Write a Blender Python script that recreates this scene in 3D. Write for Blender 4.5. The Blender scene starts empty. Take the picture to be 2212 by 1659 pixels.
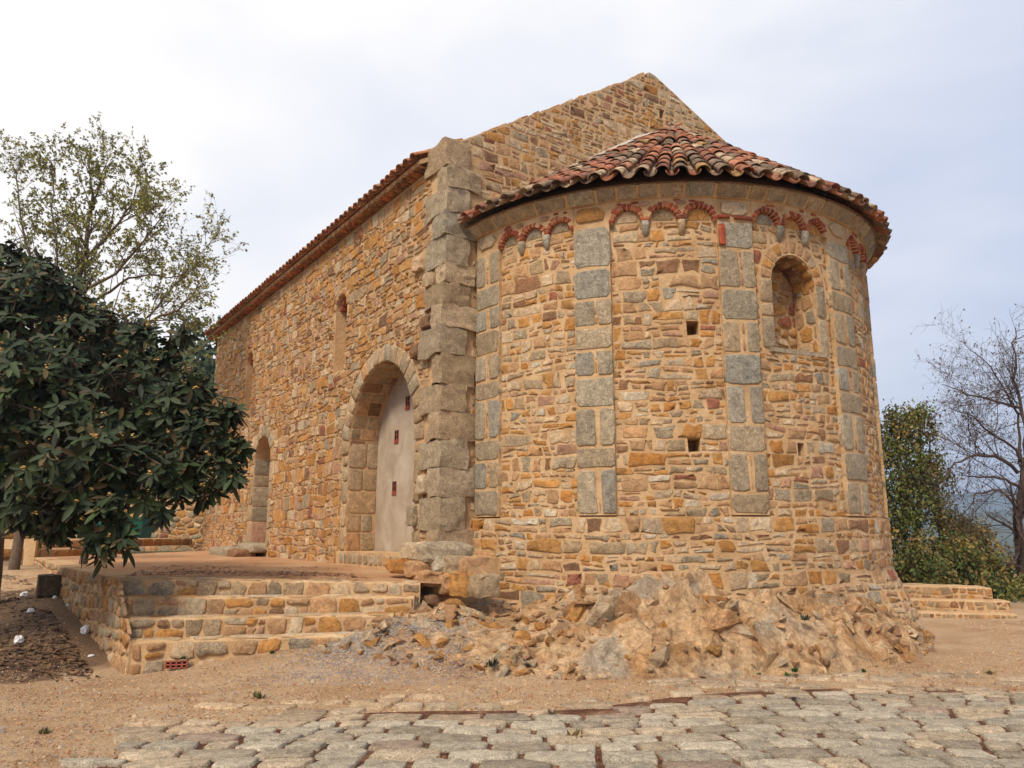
import bpy, bmesh, math, random
import numpy as np
from mathutils import Vector, Matrix, noise as mnoise

rng = random.Random(7)
R = math.radians
C = bpy.context.scene.collection

# ------------------------------------------------------------------ camera, sky, sun, exposure
F, PITCH, CAMZ = 1661.0, R(10.9), 1.5
cam_d = bpy.data.cameras.new('camera'); cam = bpy.data.objects.new('camera', cam_d); C.objects.link(cam)
cam_d.sensor_width = 36; cam_d.lens = F / 2212 * 36; cam_d.clip_start = .1; cam_d.clip_end = 20000
cam.location = (0, 0, CAMZ); cam.rotation_euler = (R(90) + PITCH, 0, 0)
bpy.context.scene.camera = cam

SUN_AZ, SUN_EL = R(-156), R(47)         # soft light from behind the camera, a little to the left
sun_dir = Vector((math.sin(SUN_AZ) * math.cos(SUN_EL), math.cos(SUN_AZ) * math.cos(SUN_EL), math.sin(SUN_EL)))
W = bpy.data.worlds.new('World'); bpy.context.scene.world = W; W.use_nodes = True
nt = W.node_tree; nt.nodes.clear(); N = nt.nodes.new; L = nt.links.new
out = N('ShaderNodeOutputWorld'); bg = N('ShaderNodeBackground'); bg.inputs['Strength'].default_value = .118
sky = N('ShaderNodeTexSky'); sky.sky_type = 'NISHITA'; sky.sun_disc = False
sky.sun_elevation = SUN_EL; sky.sun_rotation = SUN_AZ; sky.dust_density = 2.0
tc = N('ShaderNodeTexCoord'); mp = N('ShaderNodeMapping'); mp.inputs['Scale'].default_value = (1.0, 1.0, 2.2)
mp.inputs['Rotation'].default_value = (R(12), R(-14), R(20))
L(tc.outputs['Generated'], mp.inputs['Vector'])
n1 = N('ShaderNodeTexNoise'); n1.inputs['Scale'].default_value = 2.1; n1.inputs['Detail'].default_value = 6; n1.inputs['Roughness'].default_value = .45
n1.inputs['Distortion'].default_value = .5
L(mp.outputs[0], n1.inputs['Vector'])
dot = N('ShaderNodeVectorMath'); dot.operation = 'DOT_PRODUCT'
gd = Vector((-.72, .55, .42)).normalized(); dot.inputs[1].default_value = gd
L(tc.outputs['Generated'], dot.inputs[0])
add = N('ShaderNodeMath'); add.operation = 'MULTIPLY_ADD'; add.inputs[1].default_value = .62; L(dot.outputs['Value'], add.inputs[0])
sub = N('ShaderNodeMath'); sub.operation = 'MULTIPLY_ADD'; sub.inputs[1].default_value = .95; sub.inputs[2].default_value = -.40
L(n1.outputs['Fac'], sub.inputs[0]); L(sub.outputs[0], add.inputs[2])
rp = N('ShaderNodeValToRGB'); L(add.outputs[0], rp.inputs['Fac'])
rp.color_ramp.elements[0].position = .10; rp.color_ramp.elements[0].color = (3.9, 4.3, 5.4, 1)
rp.color_ramp.elements[1].position = .62; rp.color_ramp.elements[1].color = (7.6, 7.3, 7.0, 1)
el = rp.color_ramp.elements.new(.28); el.color = (5.1, 5.3, 6.0, 1)
el = rp.color_ramp.elements.new(.43); el.color = (6.2, 6.25, 6.5, 1)
mx = N('ShaderNodeMix'); mx.data_type = 'RGBA'; mx.inputs['Factor'].default_value = .9
L(sky.outputs[0], mx.inputs[6]); L(rp.outputs[0], mx.inputs[7]); L(mx.outputs[2], bg.inputs['Color']); L(bg.outputs[0], out.inputs['Surface'])

sd = bpy.data.lights.new('sun', 'SUN'); sd.energy = 2.7; sd.angle = R(17); sd.color = (1, .875, .72)
so = bpy.data.objects.new('sun', sd); C.objects.link(so); so.rotation_euler = sun_dir.to_track_quat('Z', 'Y').to_euler(); so.location = sun_dir * 60
vs = bpy.context.scene.view_settings
vs.view_transform = 'Standard'; vs.look = 'None'; vs.exposure = .47; vs.gamma = 1; vs.use_curve_mapping = False

# ------------------------------------------------------------------ photograph geometry helpers
cP, sP = math.cos(PITCH), math.sin(PITCH)
def ray(px, py):
    a = (px - 1106) / F; b = (829.5 - py) / F
    return (a, cP - b * sP, sP + b * cP)
def atz(px, py, z):
    r = ray(px, py); t = (z - CAMZ) / r[2]; return Vector((r[0] * t, r[1] * t, z))
def atD(px, py, D):
    r = ray(px, py); t = D / r[1]; return Vector((r[0] * t, D, CAMZ + r[2] * t))
def proj(p):
    z = p[2] - CAMZ; d = p[1] * cP + z * sP
    if d < .3: return (-9999, -9999)
    return (1106 + F * p[0] / d, 829.5 - F * (-p[1] * sP + z * cP) / d)
U = Vector((-.5664, .8241, 0)); V = Vector((.8241, .5664, 0)); EA = -U; UP = Vector((0, 0, 1))
K = Vector((-1.039, 11.412, 0))
CC = K + V * 4.3
R0 = 3.70

# ------------------------------------------------------------------ object helpers
WL = {}
def put(o, parent, wloc):
    C.objects.link(o); WL[o.name] = Vector(wloc)
    if parent is not None:
        o.parent = parent; o.location = Vector(wloc) - WL[parent.name]
    else: o.location = wloc
    return o
def empty(name, loc, label=None, cat=None, group=None, parent=None):
    o = bpy.data.objects.new(name, None); o.empty_display_size = .3
    put(o, parent, loc); tag(o, label, cat, group); return o
def tag(o, label=None, cat=None, group=None, kind=None):
    if label: o['label'] = label
    if cat: o['category'] = cat
    if group: o['group'] = group
    if kind: o['kind'] = kind
    return o
def mesh_obj(name, vs_, fs, mat, parent=None, smooth=False, tint=None, kind=None, center=True, label=None, edge=None):
    me = bpy.data.meshes.new(name)
    co = np.array([tuple(v) for v in vs_], dtype=np.float64)
    c = (co.min(0) + co.max(0)) / 2 if center else np.zeros(3)
    me.from_pydata((co - c).tolist(), [], fs); me.update()
    if mat: me.materials.append(mat)
    if smooth: me.polygons.foreach_set('use_smooth', [True] * len(me.polygons))
    if tint is not None:
        a = me.color_attributes.new('tint', 'FLOAT_COLOR', 'POINT')
        t = np.array(tint, dtype=np.float32)
        if t.ndim == 1: t = np.tile(t, (len(me.vertices), 1))
        a.data.foreach_set('color', t.ravel())
    if edge is not None:
        ae = me.attributes.new('edge', 'FLOAT', 'POINT'); ae.data.foreach_set('value', edge)
    o = bpy.data.objects.new(name, me); put(o, parent, Vector(c))
    if kind: o['kind'] = kind
    if label: o['label'] = label
    return o
class Bag:
    """many small pieces gathered into one mesh"""
    def __init__(s): s.v = []; s.f = []; s.t = []; s.e = []
    def add(s, v, f, t=None, e=None):
        if e is not None: s.e += list(e)
        n = len(s.v); s.v += [tuple(p) for p in v]; s.f += [[i + n for i in q] for q in f]
        if t is not None: s.t += [tuple(t)] * len(v)
    def build(s, name, mat, parent=None, smooth=False, kind=None, label=None):
        if not s.v: return None
        return mesh_obj(name, s.v, s.f, mat, parent, smooth, s.t if s.t else None, kind, True, label, s.e if len(s.e) == len(s.v) and s.e else None)

# ------------------------------------------------------------------ materials
def newmat(name):
    m = bpy.data.materials.new(name); m.use_nodes = True; t = m.node_tree
    b = t.nodes['Principled BSDF']; b.inputs['Roughness'].default_value = .9; b.inputs['Specular IOR Level'].default_value = .25
    return m, t, b
def nz(t, vec, scale, detail=4, rough=.6, dist=0):
    n = t.nodes.new('ShaderNodeTexNoise'); n.inputs['Scale'].default_value = scale; n.inputs['Detail'].default_value = detail
    n.inputs['Roughness'].default_value = rough; n.inputs['Distortion'].default_value = dist
    t.links.new(vec, n.inputs['Vector']); return n.outputs['Fac']
def ramp(t, fac, stops):
    r = t.nodes.new('ShaderNodeValToRGB'); t.links.new(fac, r.inputs['Fac'])
    e = r.color_ramp.elements
    while len(e) < len(stops): e.new(.5)
    for x, (p, c) in zip(e, stops):
        x.position = p; x.color = (c if hasattr(c, '__len__') else (c, c, c)) + (1,) if not hasattr(c, '__len__') or len(c) == 3 else c
    return r.outputs['Color']
def mixc(t, fac, a, b, mode='MIX'):
    m = t.nodes.new('ShaderNodeMix'); m.data_type = 'RGBA'; m.blend_type = mode
    for sock, val in ((m.inputs['Factor'], fac), (m.inputs[6], a), (m.inputs[7], b)):
        if isinstance(val, bpy.types.NodeSocket): t.links.new(val, sock)
        elif hasattr(val, '__len__'): sock.default_value = tuple(val) + (1,)
        else: sock.default_value = val
    return m.outputs[2]
def math_(t, op, a, b=0.0):
    m = t.nodes.new('ShaderNodeMath'); m.operation = op
    for i, val in enumerate((a, b)):
        if isinstance(val, bpy.types.NodeSocket): t.links.new(val, m.inputs[i])
        else: m.inputs[i].default_value = val
    return m.outputs[0]
def bump(t, b, height, strength, dist):
    n = t.nodes.new('ShaderNodeBump'); n.inputs['Strength'].default_value = strength; n.inputs['Distance'].default_value = dist
    t.links.new(height, n.inputs['Height']); t.links.new(n.outputs[0], b.inputs['Normal'])
def pos(t): return t.nodes.new('ShaderNodeNewGeometry').outputs['Position']

def mortar_col(t, p):
    col = ramp(t, nz(t, p, 3, 6, .65), [(.3, (.44, .265, .125)), (.5, (.57, .37, .19)), (.7, (.65, .455, .26))])
    col = mixc(t, ramp(t, nz(t, p, 17, 5, .7, .6), [(.55, 0.0), (.7, .35)]), col, (.40, .23, .12))
    return mixc(t, 1.0, col, ramp(t, nz(t, p, 170, 2, .7), [(.35, .82), (.6, 1.12)]), 'MULTIPLY')
def stone_material(name, vein=.5, bumpd=.012, grainy=1.0, smear=0.0, strata=False):
    m, t, b = newmat(name); p = pos(t)
    at = t.nodes.new('ShaderNodeAttribute'); at.attribute_name = 'tint'
    big = nz(t, p, 11, 8, .72, .8); col = mixc(t, 1.0, at.outputs['Color'], ramp(t, big, [(.30, .50), (.42, .82), (.55, 1.12), (.7, 1.5)]), 'MULTIPLY')
    rust = ramp(t, nz(t, p, 5.5, 6, .7, 1.5), [(.52, 0.0), (.66, 1.0)])
    nog = math_(t, 'SUBTRACT', 1.0, at.outputs['Alpha'])
    col = mixc(t, math_(t, 'MULTIPLY', math_(t, 'MULTIPLY', rust, nog), vein), col, (.42, .17, .05))
    pale = ramp(t, nz(t, p, 13, 5, .6, .5), [(.6, 0.0), (.72, 1.0)])
    col = mixc(t, math_(t, 'MULTIPLY', pale, .35), col, (.62, .47, .30))
    crack = ramp(t, nz(t, p, 24, 8, .8, 2.5), [(.36, 0.3), (.45, 1.0)])
    col = mixc(t, math_(t, 'MULTIPLY', nog, .8), col, mixc(t, 1.0, col, crack, 'MULTIPLY'))
    fine = nz(t, p, 95, 2, .8)
    spk = ramp(t, fine, [(.36, .42), (.46, .9), (.56, 1.12), (.66, 1.6)])
    col = mixc(t, math_(t, 'MULTIPLY_ADD' if False else 'MAXIMUM', at.outputs['Alpha'], .22), col, mixc(t, 1.0, col, spk, 'MULTIPLY'))
    if smear:
        ea = t.nodes.new('ShaderNodeAttribute'); ea.attribute_name = 'edge'
        e = math_(t, 'ADD', ea.outputs['Fac'], math_(t, 'MULTIPLY', math_(t, 'SUBTRACT', nz(t, p, 15, 5, .65, .5), .5), 2.2))
        e = math_(t, 'ADD', e, math_(t, 'MULTIPLY', math_(t, 'SUBTRACT', nz(t, p, 2.5, 3, .5), .5), .9))
        col = mixc(t, ramp(t, e, [(1.06 - smear, 0.0), (1.18 - smear, .92)]), col, mortar_col(t, p))
    if strata:
        mpn = t.nodes.new('ShaderNodeMapping'); mpn.inputs['Rotation'].default_value = (R(25), R(-38), R(20)); mpn.inputs['Scale'].default_value = (6, 3.4, 1.5); t.links.new(p, mpn.inputs['Vector'])
        wv = t.nodes.new('ShaderNodeVectorMath'); wv.operation = 'ADD'; nn3 = t.nodes.new('ShaderNodeTexNoise'); nn3.inputs['Scale'].default_value = 3; nn3.inputs['Detail'].default_value = 5; t.links.new(p, nn3.inputs['Vector'])
        sc3 = t.nodes.new('ShaderNodeVectorMath'); sc3.operation = 'SCALE'; sc3.inputs['Scale'].default_value = 2.2; t.links.new(nn3.outputs['Color'], sc3.inputs[0]); t.links.new(mpn.outputs[0], wv.inputs[0]); t.links.new(sc3.outputs[0], wv.inputs[1])
        vo_ = t.nodes.new('ShaderNodeTexVoronoi'); vo_.feature = 'DISTANCE_TO_EDGE'; vo_.inputs['Scale'].default_value = 1.0; t.links.new(wv.outputs[0], vo_.inputs['Vector'])
        vc_ = t.nodes.new('ShaderNodeTexVoronoi'); vc_.feature = 'F1'; vc_.inputs['Scale'].default_value = 1.0; t.links.new(wv.outputs[0], vc_.inputs['Vector'])
        col = mixc(t, .55, col, mixc(t, 1.0, col, vc_.outputs['Color'], 'OVERLAY')) if False else mixc(t, 1.0, col, ramp(t, math_(t, 'MULTIPLY', vc_.outputs['Distance'], 1.0), [(.1, 1.12), (.8, .8)]), 'MULTIPLY')
        col = mixc(t, ramp(t, vo_.outputs['Distance'], [(.0, .5), (.035, 0.0)]), col, (.24, .12, .055))
    t.links.new(col, b.inputs['Base Color'])
    h = math_(t, 'ADD', math_(t, 'MULTIPLY', nz(t, p, 16, 10, .76, .8), 1.6), math_(t, 'MULTIPLY', fine, .25 * grainy))
    bump(t, b, h, .9, bumpd * 2)
    return m
M_STONE = stone_material('rubble_stone', .5, .014, 1.0, .40)
M_COB = stone_material('worn_paving_granite', .15, .008, 1.6)
M_ROCK = stone_material('bedrock', .55, .022, strata=True)
M_GRAN = stone_material('granite', .2, .009, 2, .12)

m, t, b = newmat('lime_mortar'); p = pos(t)
col = mortar_col(t, p)
t.links.new(col, b.inputs['Base Color']); bump(t, b, nz(t, p, 14, 9, .72), 1.0, .03); M_MORTAR = m

m, t, b = newmat('grey_plaster'); p = pos(t)
col = ramp(t, nz(t, p, 1.8, 7, .62, .5), [(.3, (.33, .25, .175)), (.5, (.43, .345, .255)), (.68, (.52, .44, .345))])
col = mixc(t, 1.0, col, ramp(t, nz(t, p, 60, 3, .7), [(.35, .9), (.6, 1.06)]), 'MULTIPLY')
t.links.new(col, b.inputs['Base Color']); bump(t, b, nz(t, p, 25, 6, .7), .5, .01); M_PLASTER = m

m, t, b = newmat('red_brick'); p = pos(t)
at = t.nodes.new('ShaderNodeAttribute'); at.attribute_name = 'tint'
col = mixc(t, 1.0, at.outputs['Color'], ramp(t, nz(t, p, 25, 5, .7), [(.3, .6), (.6, 1.25)]), 'MULTIPLY')
col = mixc(t, ramp(t, nz(t, p, 11, 4, .7), [(.6, 0.0), (.7, .5)]), col, (.5, .33, .2))
t.links.new(col, b.inputs['Base Color']); bump(t, b, nz(t, p, 60, 5, .7), .8, .01); M_BRICK = m

m, t, b = newmat('roof_tile_clay'); p = pos(t)
at = t.nodes.new('ShaderNodeAttribute'); at.attribute_name = 'tint'
col = mixc(t, 1.0, at.outputs['Color'], ramp(t, nz(t, p, 14, 5, .65), [(.3, .65), (.6, 1.2)]), 'MULTIPLY')
col = mixc(t, ramp(t, nz(t, p, 8, 7, .75, .5), [(.47, 0.0), (.6, .88)]), col, (.085, .062, .042))
col = mixc(t, ramp(t, nz(t, p, 30, 4, .8), [(.62, 0.0), (.68, .8)]), col, (.42, .38, .27))
t.links.new(col, b.inputs['Base Color']); bump(t, b, nz(t, p, 45, 6, .7), .7, .01); M_TILE = m

m, t, b = newmat('sandy_ground'); p = pos(t)
col = ramp(t, nz(t, p, .9, 8, .68, .4), [(.3, (.44, .26, .125)), (.5, (.59, .39, .215)), (.68, (.68, .50, .315))])
col = mixc(t, ramp(t, nz(t, p, 48, 4, .8), [(.42, .5), (.55, 0.0)]), col, (.22, .10, .045))
col = mixc(t, ramp(t, nz(t, p, 75, 3, .8), [(.56, 0.0), (.64, .7)]), col, (.62, .47, .31))
col = mixc(t, ramp(t, nz(t, p, 2.3, 6, .7, .8), [(.56, 0.0), (.7, .5)]), col, (.24, .12, .06))
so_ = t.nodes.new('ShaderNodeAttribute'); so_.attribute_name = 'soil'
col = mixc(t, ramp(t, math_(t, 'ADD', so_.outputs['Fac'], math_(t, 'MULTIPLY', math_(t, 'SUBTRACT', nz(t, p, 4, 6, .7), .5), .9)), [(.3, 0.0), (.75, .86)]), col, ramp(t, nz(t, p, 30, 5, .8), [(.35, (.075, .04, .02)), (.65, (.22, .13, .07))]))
sx = t.nodes.new('ShaderNodeVectorMath'); sx.operation = 'LENGTH'; t.links.new(p, sx.inputs[0])
col = mixc(t, ramp(t, math_(t, 'MULTIPLY', sx.outputs['Value'], .01), [(.17, 0.0), (.26, 1.0)]), col, ramp(t, nz(t, p, .25, 6, .7), [(.35, (.03, .045, .015)), (.65, (.10, .095, .04))]))
t.links.new(col, b.inputs['Base Color'])
bump(t, b, math_(t, 'ADD', nz(t, p, 35, 6, .8), math_(t, 'MULTIPLY', nz(t, p, 6, 4, .6), 2.0)), 1.0, .03); M_GROUND = m

m, t, b = newmat('reddish_terrace_gravel'); p = pos(t)
col = ramp(t, nz(t, p, 1.2, 7, .65), [(.3, (.48, .24, .11)), (.52, (.60, .33, .165)), (.7, (.68, .43, .235))])
col = mixc(t, 1.0, col, ramp(t, nz(t, p, 40, 5, .85), [(.35, .5), (.6, 1.25)]), 'MULTIPLY')
t.links.new(col, b.inputs['Base Color']); bump(t, b, nz(t, p, 25, 7, .8), 1.0, .04); M_TERR = m

m, t, b = newmat('joint_debris'); p = pos(t)
col = ramp(t, nz(t, p, 4, 9, .78, .6), [(.42, (.12, .045, .025)), (.54, (.22, .095, .048)), (.62, (.44, .26, .14)), (.74, (.55, .37, .21))])
col = mixc(t, ramp(t, nz(t, p, 3.1, 5, .7), [(.6, 0.0), (.7, .6)]), col, (.12, .13, .03))
col = mixc(t, 1.0, col, ramp(t, nz(t, p, 80, 3, .8), [(.35, .55), (.62, 1.3)]), 'MULTIPLY')
t.links.new(col, b.inputs['Base Color']); bump(t, b, nz(t, p, 55, 6, .8), 1.0, .03); M_JOINT = m

def simple(name, colr, rough=.8, var=.35, sc=8, bd=.01, spec=.3, transl=None):
    m, t, b = newmat(name); p = pos(t)
    c = mixc(t, 1.0, colr, ramp(t, nz(t, p, sc, 4, .7), [(.3, 1 - var), (.7, 1 + var)]), 'MULTIPLY')
    t.links.new(c, b.inputs['Base Color']); b.inputs['Roughness'].default_value = rough; b.inputs['Specular IOR Level'].default_value = spec
    if bd: bump(t, b, nz(t, p, sc * 4, 4, .7), .8, bd)
    return m
M_BARK = simple('grey_brown_bark', (.15, .105, .075), .9, .4, 14, .02)
M_BARKP = simple('dark_purple_brown_bark', (.10, .065, .055), .9, .35, 14, .02)
M_DARK = simple('painted_cell_shade', (.012, .010, .009), 1, .2, 5, 0)  # near-black colour standing in for the shade inside hollow brick cells
M_GREENP = simple('green_plastic', (.006, .085, .05), .45, .15, 3, 0, .5)
M_WHITE = simple('white_tissue', (.80, .79, .78), .9, .06, 20, .01)
M_BUD = simple('loquat_blossom', (.55, .34, .11), .9, .35, 40, 0)
M_FLASH = simple('grey_lime_flashing', (.50, .44, .36), .9, .2, 12, .01)

def leafmat(name, base, rough=.42, var=.5, back=None):
    m, t, b = newmat(name); p = pos(t)
    at = t.nodes.new('ShaderNodeAttribute'); at.attribute_name = 'tint'
    c = mixc(t, 1.0, at.outputs['Color'], ramp(t, nz(t, p, 2.2, 4, .7), [(.3, 1 - var), (.7, 1 + var)]), 'MULTIPLY')
    if back:
        bf = t.nodes.new('ShaderNodeNewGeometry').outputs['Backfacing']
        c = mixc(t, math_(t, 'MULTIPLY', bf, .6), c, back)
    t.links.new(c, b.inputs['Base Color']); b.inputs['Roughness'].default_value = rough; b.inputs['Specular IOR Level'].default_value = .28
    return m
M_LOQ = leafmat('loquat_leaf', None, .62, .35, (.07, .055, .03))
M_LEAF = leafmat('small_leaf', None, .6, .35)

# ------------------------------------------------------------------ stone palette (linear, rgb + granite flag)
PAL = dict(quoin=(.43, .315, .195, .9),
    
    ochre=(.53, .265, .08, 0), tan=(.51, .30, .15, 0), pale=(.60, .45, .28, 0), cream=(.58, .49, .35, 0), amber=(.46, .21, .055, 0),
    grey=(.37, .295, .195, 1), blue=(.345, .30, .225, 1), brown=(.27, .145, .075, .2), red=(.33, .12, .07, .1), pink=(.47, .265, .165, .2), olive=(.38, .275, .16, .7))
def pick(weights):
    ks = list(weights); k = rng.choices(ks, [weights[q] for q in ks])[0]; c = PAL[k]; s = rng.uniform(.82, 1.15)
    h = rng.uniform(-.05, .05)
    return (c[0] * s * (1 + h), c[1] * s, c[2] * s * (1 - h), c[3])
P_APSE = dict(ochre=4.5, tan=8.5, pale=4.5, cream=1, amber=2, grey=2.4, blue=.5, brown=1.1, red=.5, pink=1.6, olive=2, quoin=1.5)
P_NAVE = dict(ochre=5.5, tan=6, pale=3.5, amber=3, grey=.9, brown=1.6, red=.7, pink=2.2, olive=1.6)
P_GABLE = dict(ochre=3.5, tan=6, pale=4.5, amber=1.6, grey=.8, brown=2, red=.6, pink=2, olive=1.6)
P_GRAN = dict(grey=6, blue=2.2, olive=1.5)
P_QUOIN = dict(quoin=5, olive=2, grey=2)

# ------------------------------------------------------------------ irregular masonry
def clip(poly, nx, ny, c):
    """keep nx*x+ny*y <= c"""
    o = []; n = len(poly)
    for i in range(n):
        a = poly[i]; q = poly[(i + 1) % n]
        da = nx * a[0] + ny * a[1] - c; db = nx * q[0] + ny * q[1] - c
        if da <= 0: o.append(a)
        if (da < 0 < db) or (db < 0 < da):
            s = da / (da - db); o.append((a[0] + (q[0] - a[0]) * s, a[1] + (q[1] - a[1]) * s))
    return o
def area(p): return .5 * sum(p[i][0] * p[(i + 1) % len(p)][1] - p[(i + 1) % len(p)][0] * p[i][1] for i in range(len(p)))
def cen(p): return (sum(q[0] for q in p) / len(p), sum(q[1] for q in p) / len(p))
def trim(poly, halfplanes, excl):
    for hp in halfplanes: poly = clip(poly, *hp) if len(poly) >= 3 else poly
    for ex in excl:
        if len(poly) < 3: break
        if ex[0] == 'rect':
            _, x0, x1, y0, y1 = ex
            xs = [q[0] for q in poly]; ys = [q[1] for q in poly]
            if max(xs) <= x0 or min(xs) >= x1 or max(ys) <= y0 or min(ys) >= y1: continue
            cands = [clip(poly, 1, 0, x0), clip(poly, -1, 0, -x1), clip(poly, 0, 1, y0), clip(poly, 0, -1, -y1)]
            cands = [q for q in cands if len(q) >= 3]
            poly = max(cands, key=area) if cands else []
        else:
            _, ex_, ey, er = ex; cx, cy = cen(poly); d = math.hypot(cx - ex_, cy - ey) or 1e-6
            nx, ny = (cx - ex_) / d, (cy - ey) / d
            if min(math.hypot(q[0] - ex_, q[1] - ey) for q in poly) < er or d < er:
                poly = clip(poly, -nx, -ny, -(nx * ex_ + ny * ey + er))
    return poly
def masonry(a0, a1, b0, b1, hr=(.10, .24), wr=(.14, .46), joint=.022, aniso=1.5, jit=.3, split=.2, excl=(), minarea=.003, halfplanes=(), wave=.04, chips=0.0):
    seeds = []; y = b0
    ph = rng.uniform(0, 9)
    while y < b1 - 1e-4:
        h = rng.uniform(*hr)
        if b1 - y < h * 1.4: h = b1 - y
        x = a0 - rng.uniform(0, .2)
        while x < a1:
            w = rng.uniform(*wr) * (.75 + .5 * (h - hr[0]) / (hr[1] - hr[0] + 1e-6))
            cy = y + h / 2 + wave * math.sin(x * 1.1 + ph + y * .7) + rng.uniform(-jit, jit) * h * .4
            cx = x + w / 2 + rng.uniform(-jit, jit) * w * .3
            if rng.random() < split and h > hr[0] * 1.3:
                q = rng.uniform(.35, .65)
                seeds.append((cx - .02, cy - h * q * .5, (h * .30) ** 2)); seeds.append((cx + .02, cy + h * (1 - q) * .5, (h * .30) ** 2))
            else: seeds.append((cx, cy, (min(h, w / aniso) * .46) ** 2))
            if rng.random() < chips: seeds.append((x + w + rng.uniform(-.02, .02), y + rng.uniform(-.2, .4) * h, (rng.uniform(.016, .034)) ** 2))
            x += w
        y += h
    S = 1 / aniso
    arr = [(s[0] * S, s[1], s[2]) for s in seeds]
    g = {}; gs = .3
    for i, s in enumerate(arr): g.setdefault((int(s[0] // gs), int(s[1] // gs)), []).append(i)
    res = []
    for i, s in enumerate(arr):
        jt = joint * rng.uniform(.65, 1.6) * .5
        poly = [(a0, b0), (a1, b0), (a1, b1), (a0, b1)]
        x, y = seeds[i][0], seeds[i][1]
        for q in ((x - .7, y - .5, 0),): poly = clip(clip(clip(clip(poly, -1, 0, -(x - .6)), 1, 0, x + .6), 0, -1, -(y - .5)), 0, 1, y + .5)
        if len(poly) < 3: continue
        gx, gy = int(s[0] // gs), int(s[1] // gs); near = []
        for ix in (-2, -1, 0, 1, 2):
            for iy in (-2, -1, 0, 1, 2): near += g.get((gx + ix, gy + iy), [])
        near.sort(key=lambda j: (arr[j][0] - s[0]) ** 2 + (arr[j][1] - s[1]) ** 2)
        for j in near[:34]:
            if j == i: continue
            q = arr[j]; nx, ny = q[0] - s[0], q[1] - s[1]
            c = (q[0] ** 2 + q[1] ** 2 - q[2] - s[0] ** 2 - s[1] ** 2 + s[2]) / 2
            mx_, my = nx * S, ny; c -= jt * math.hypot(mx_, my)
            poly = clip(poly, mx_, my, c)
            if len(poly) < 3: break
        if len(poly) < 3: continue
        poly = trim(poly, halfplanes, excl)
        if len(poly) >= 3 and chips and rng.random() < .55 and area(poly) > .012:   # knock a corner or an edge off
            cx, cy = cen(poly); gg = rng.uniform(0, 6.283); nx, ny = math.cos(gg), math.sin(gg); mxx = max(q[0] * nx + q[1] * ny for q in poly); c0_ = cx * nx + cy * ny
            p2 = clip(poly, nx, ny, c0_ + (mxx - c0_) * rng.uniform(.5, .85)); poly = p2 if len(p2) >= 3 else poly
        if len(poly) >= 3 and area(poly) > minarea: res.append(poly)
    return res

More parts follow.
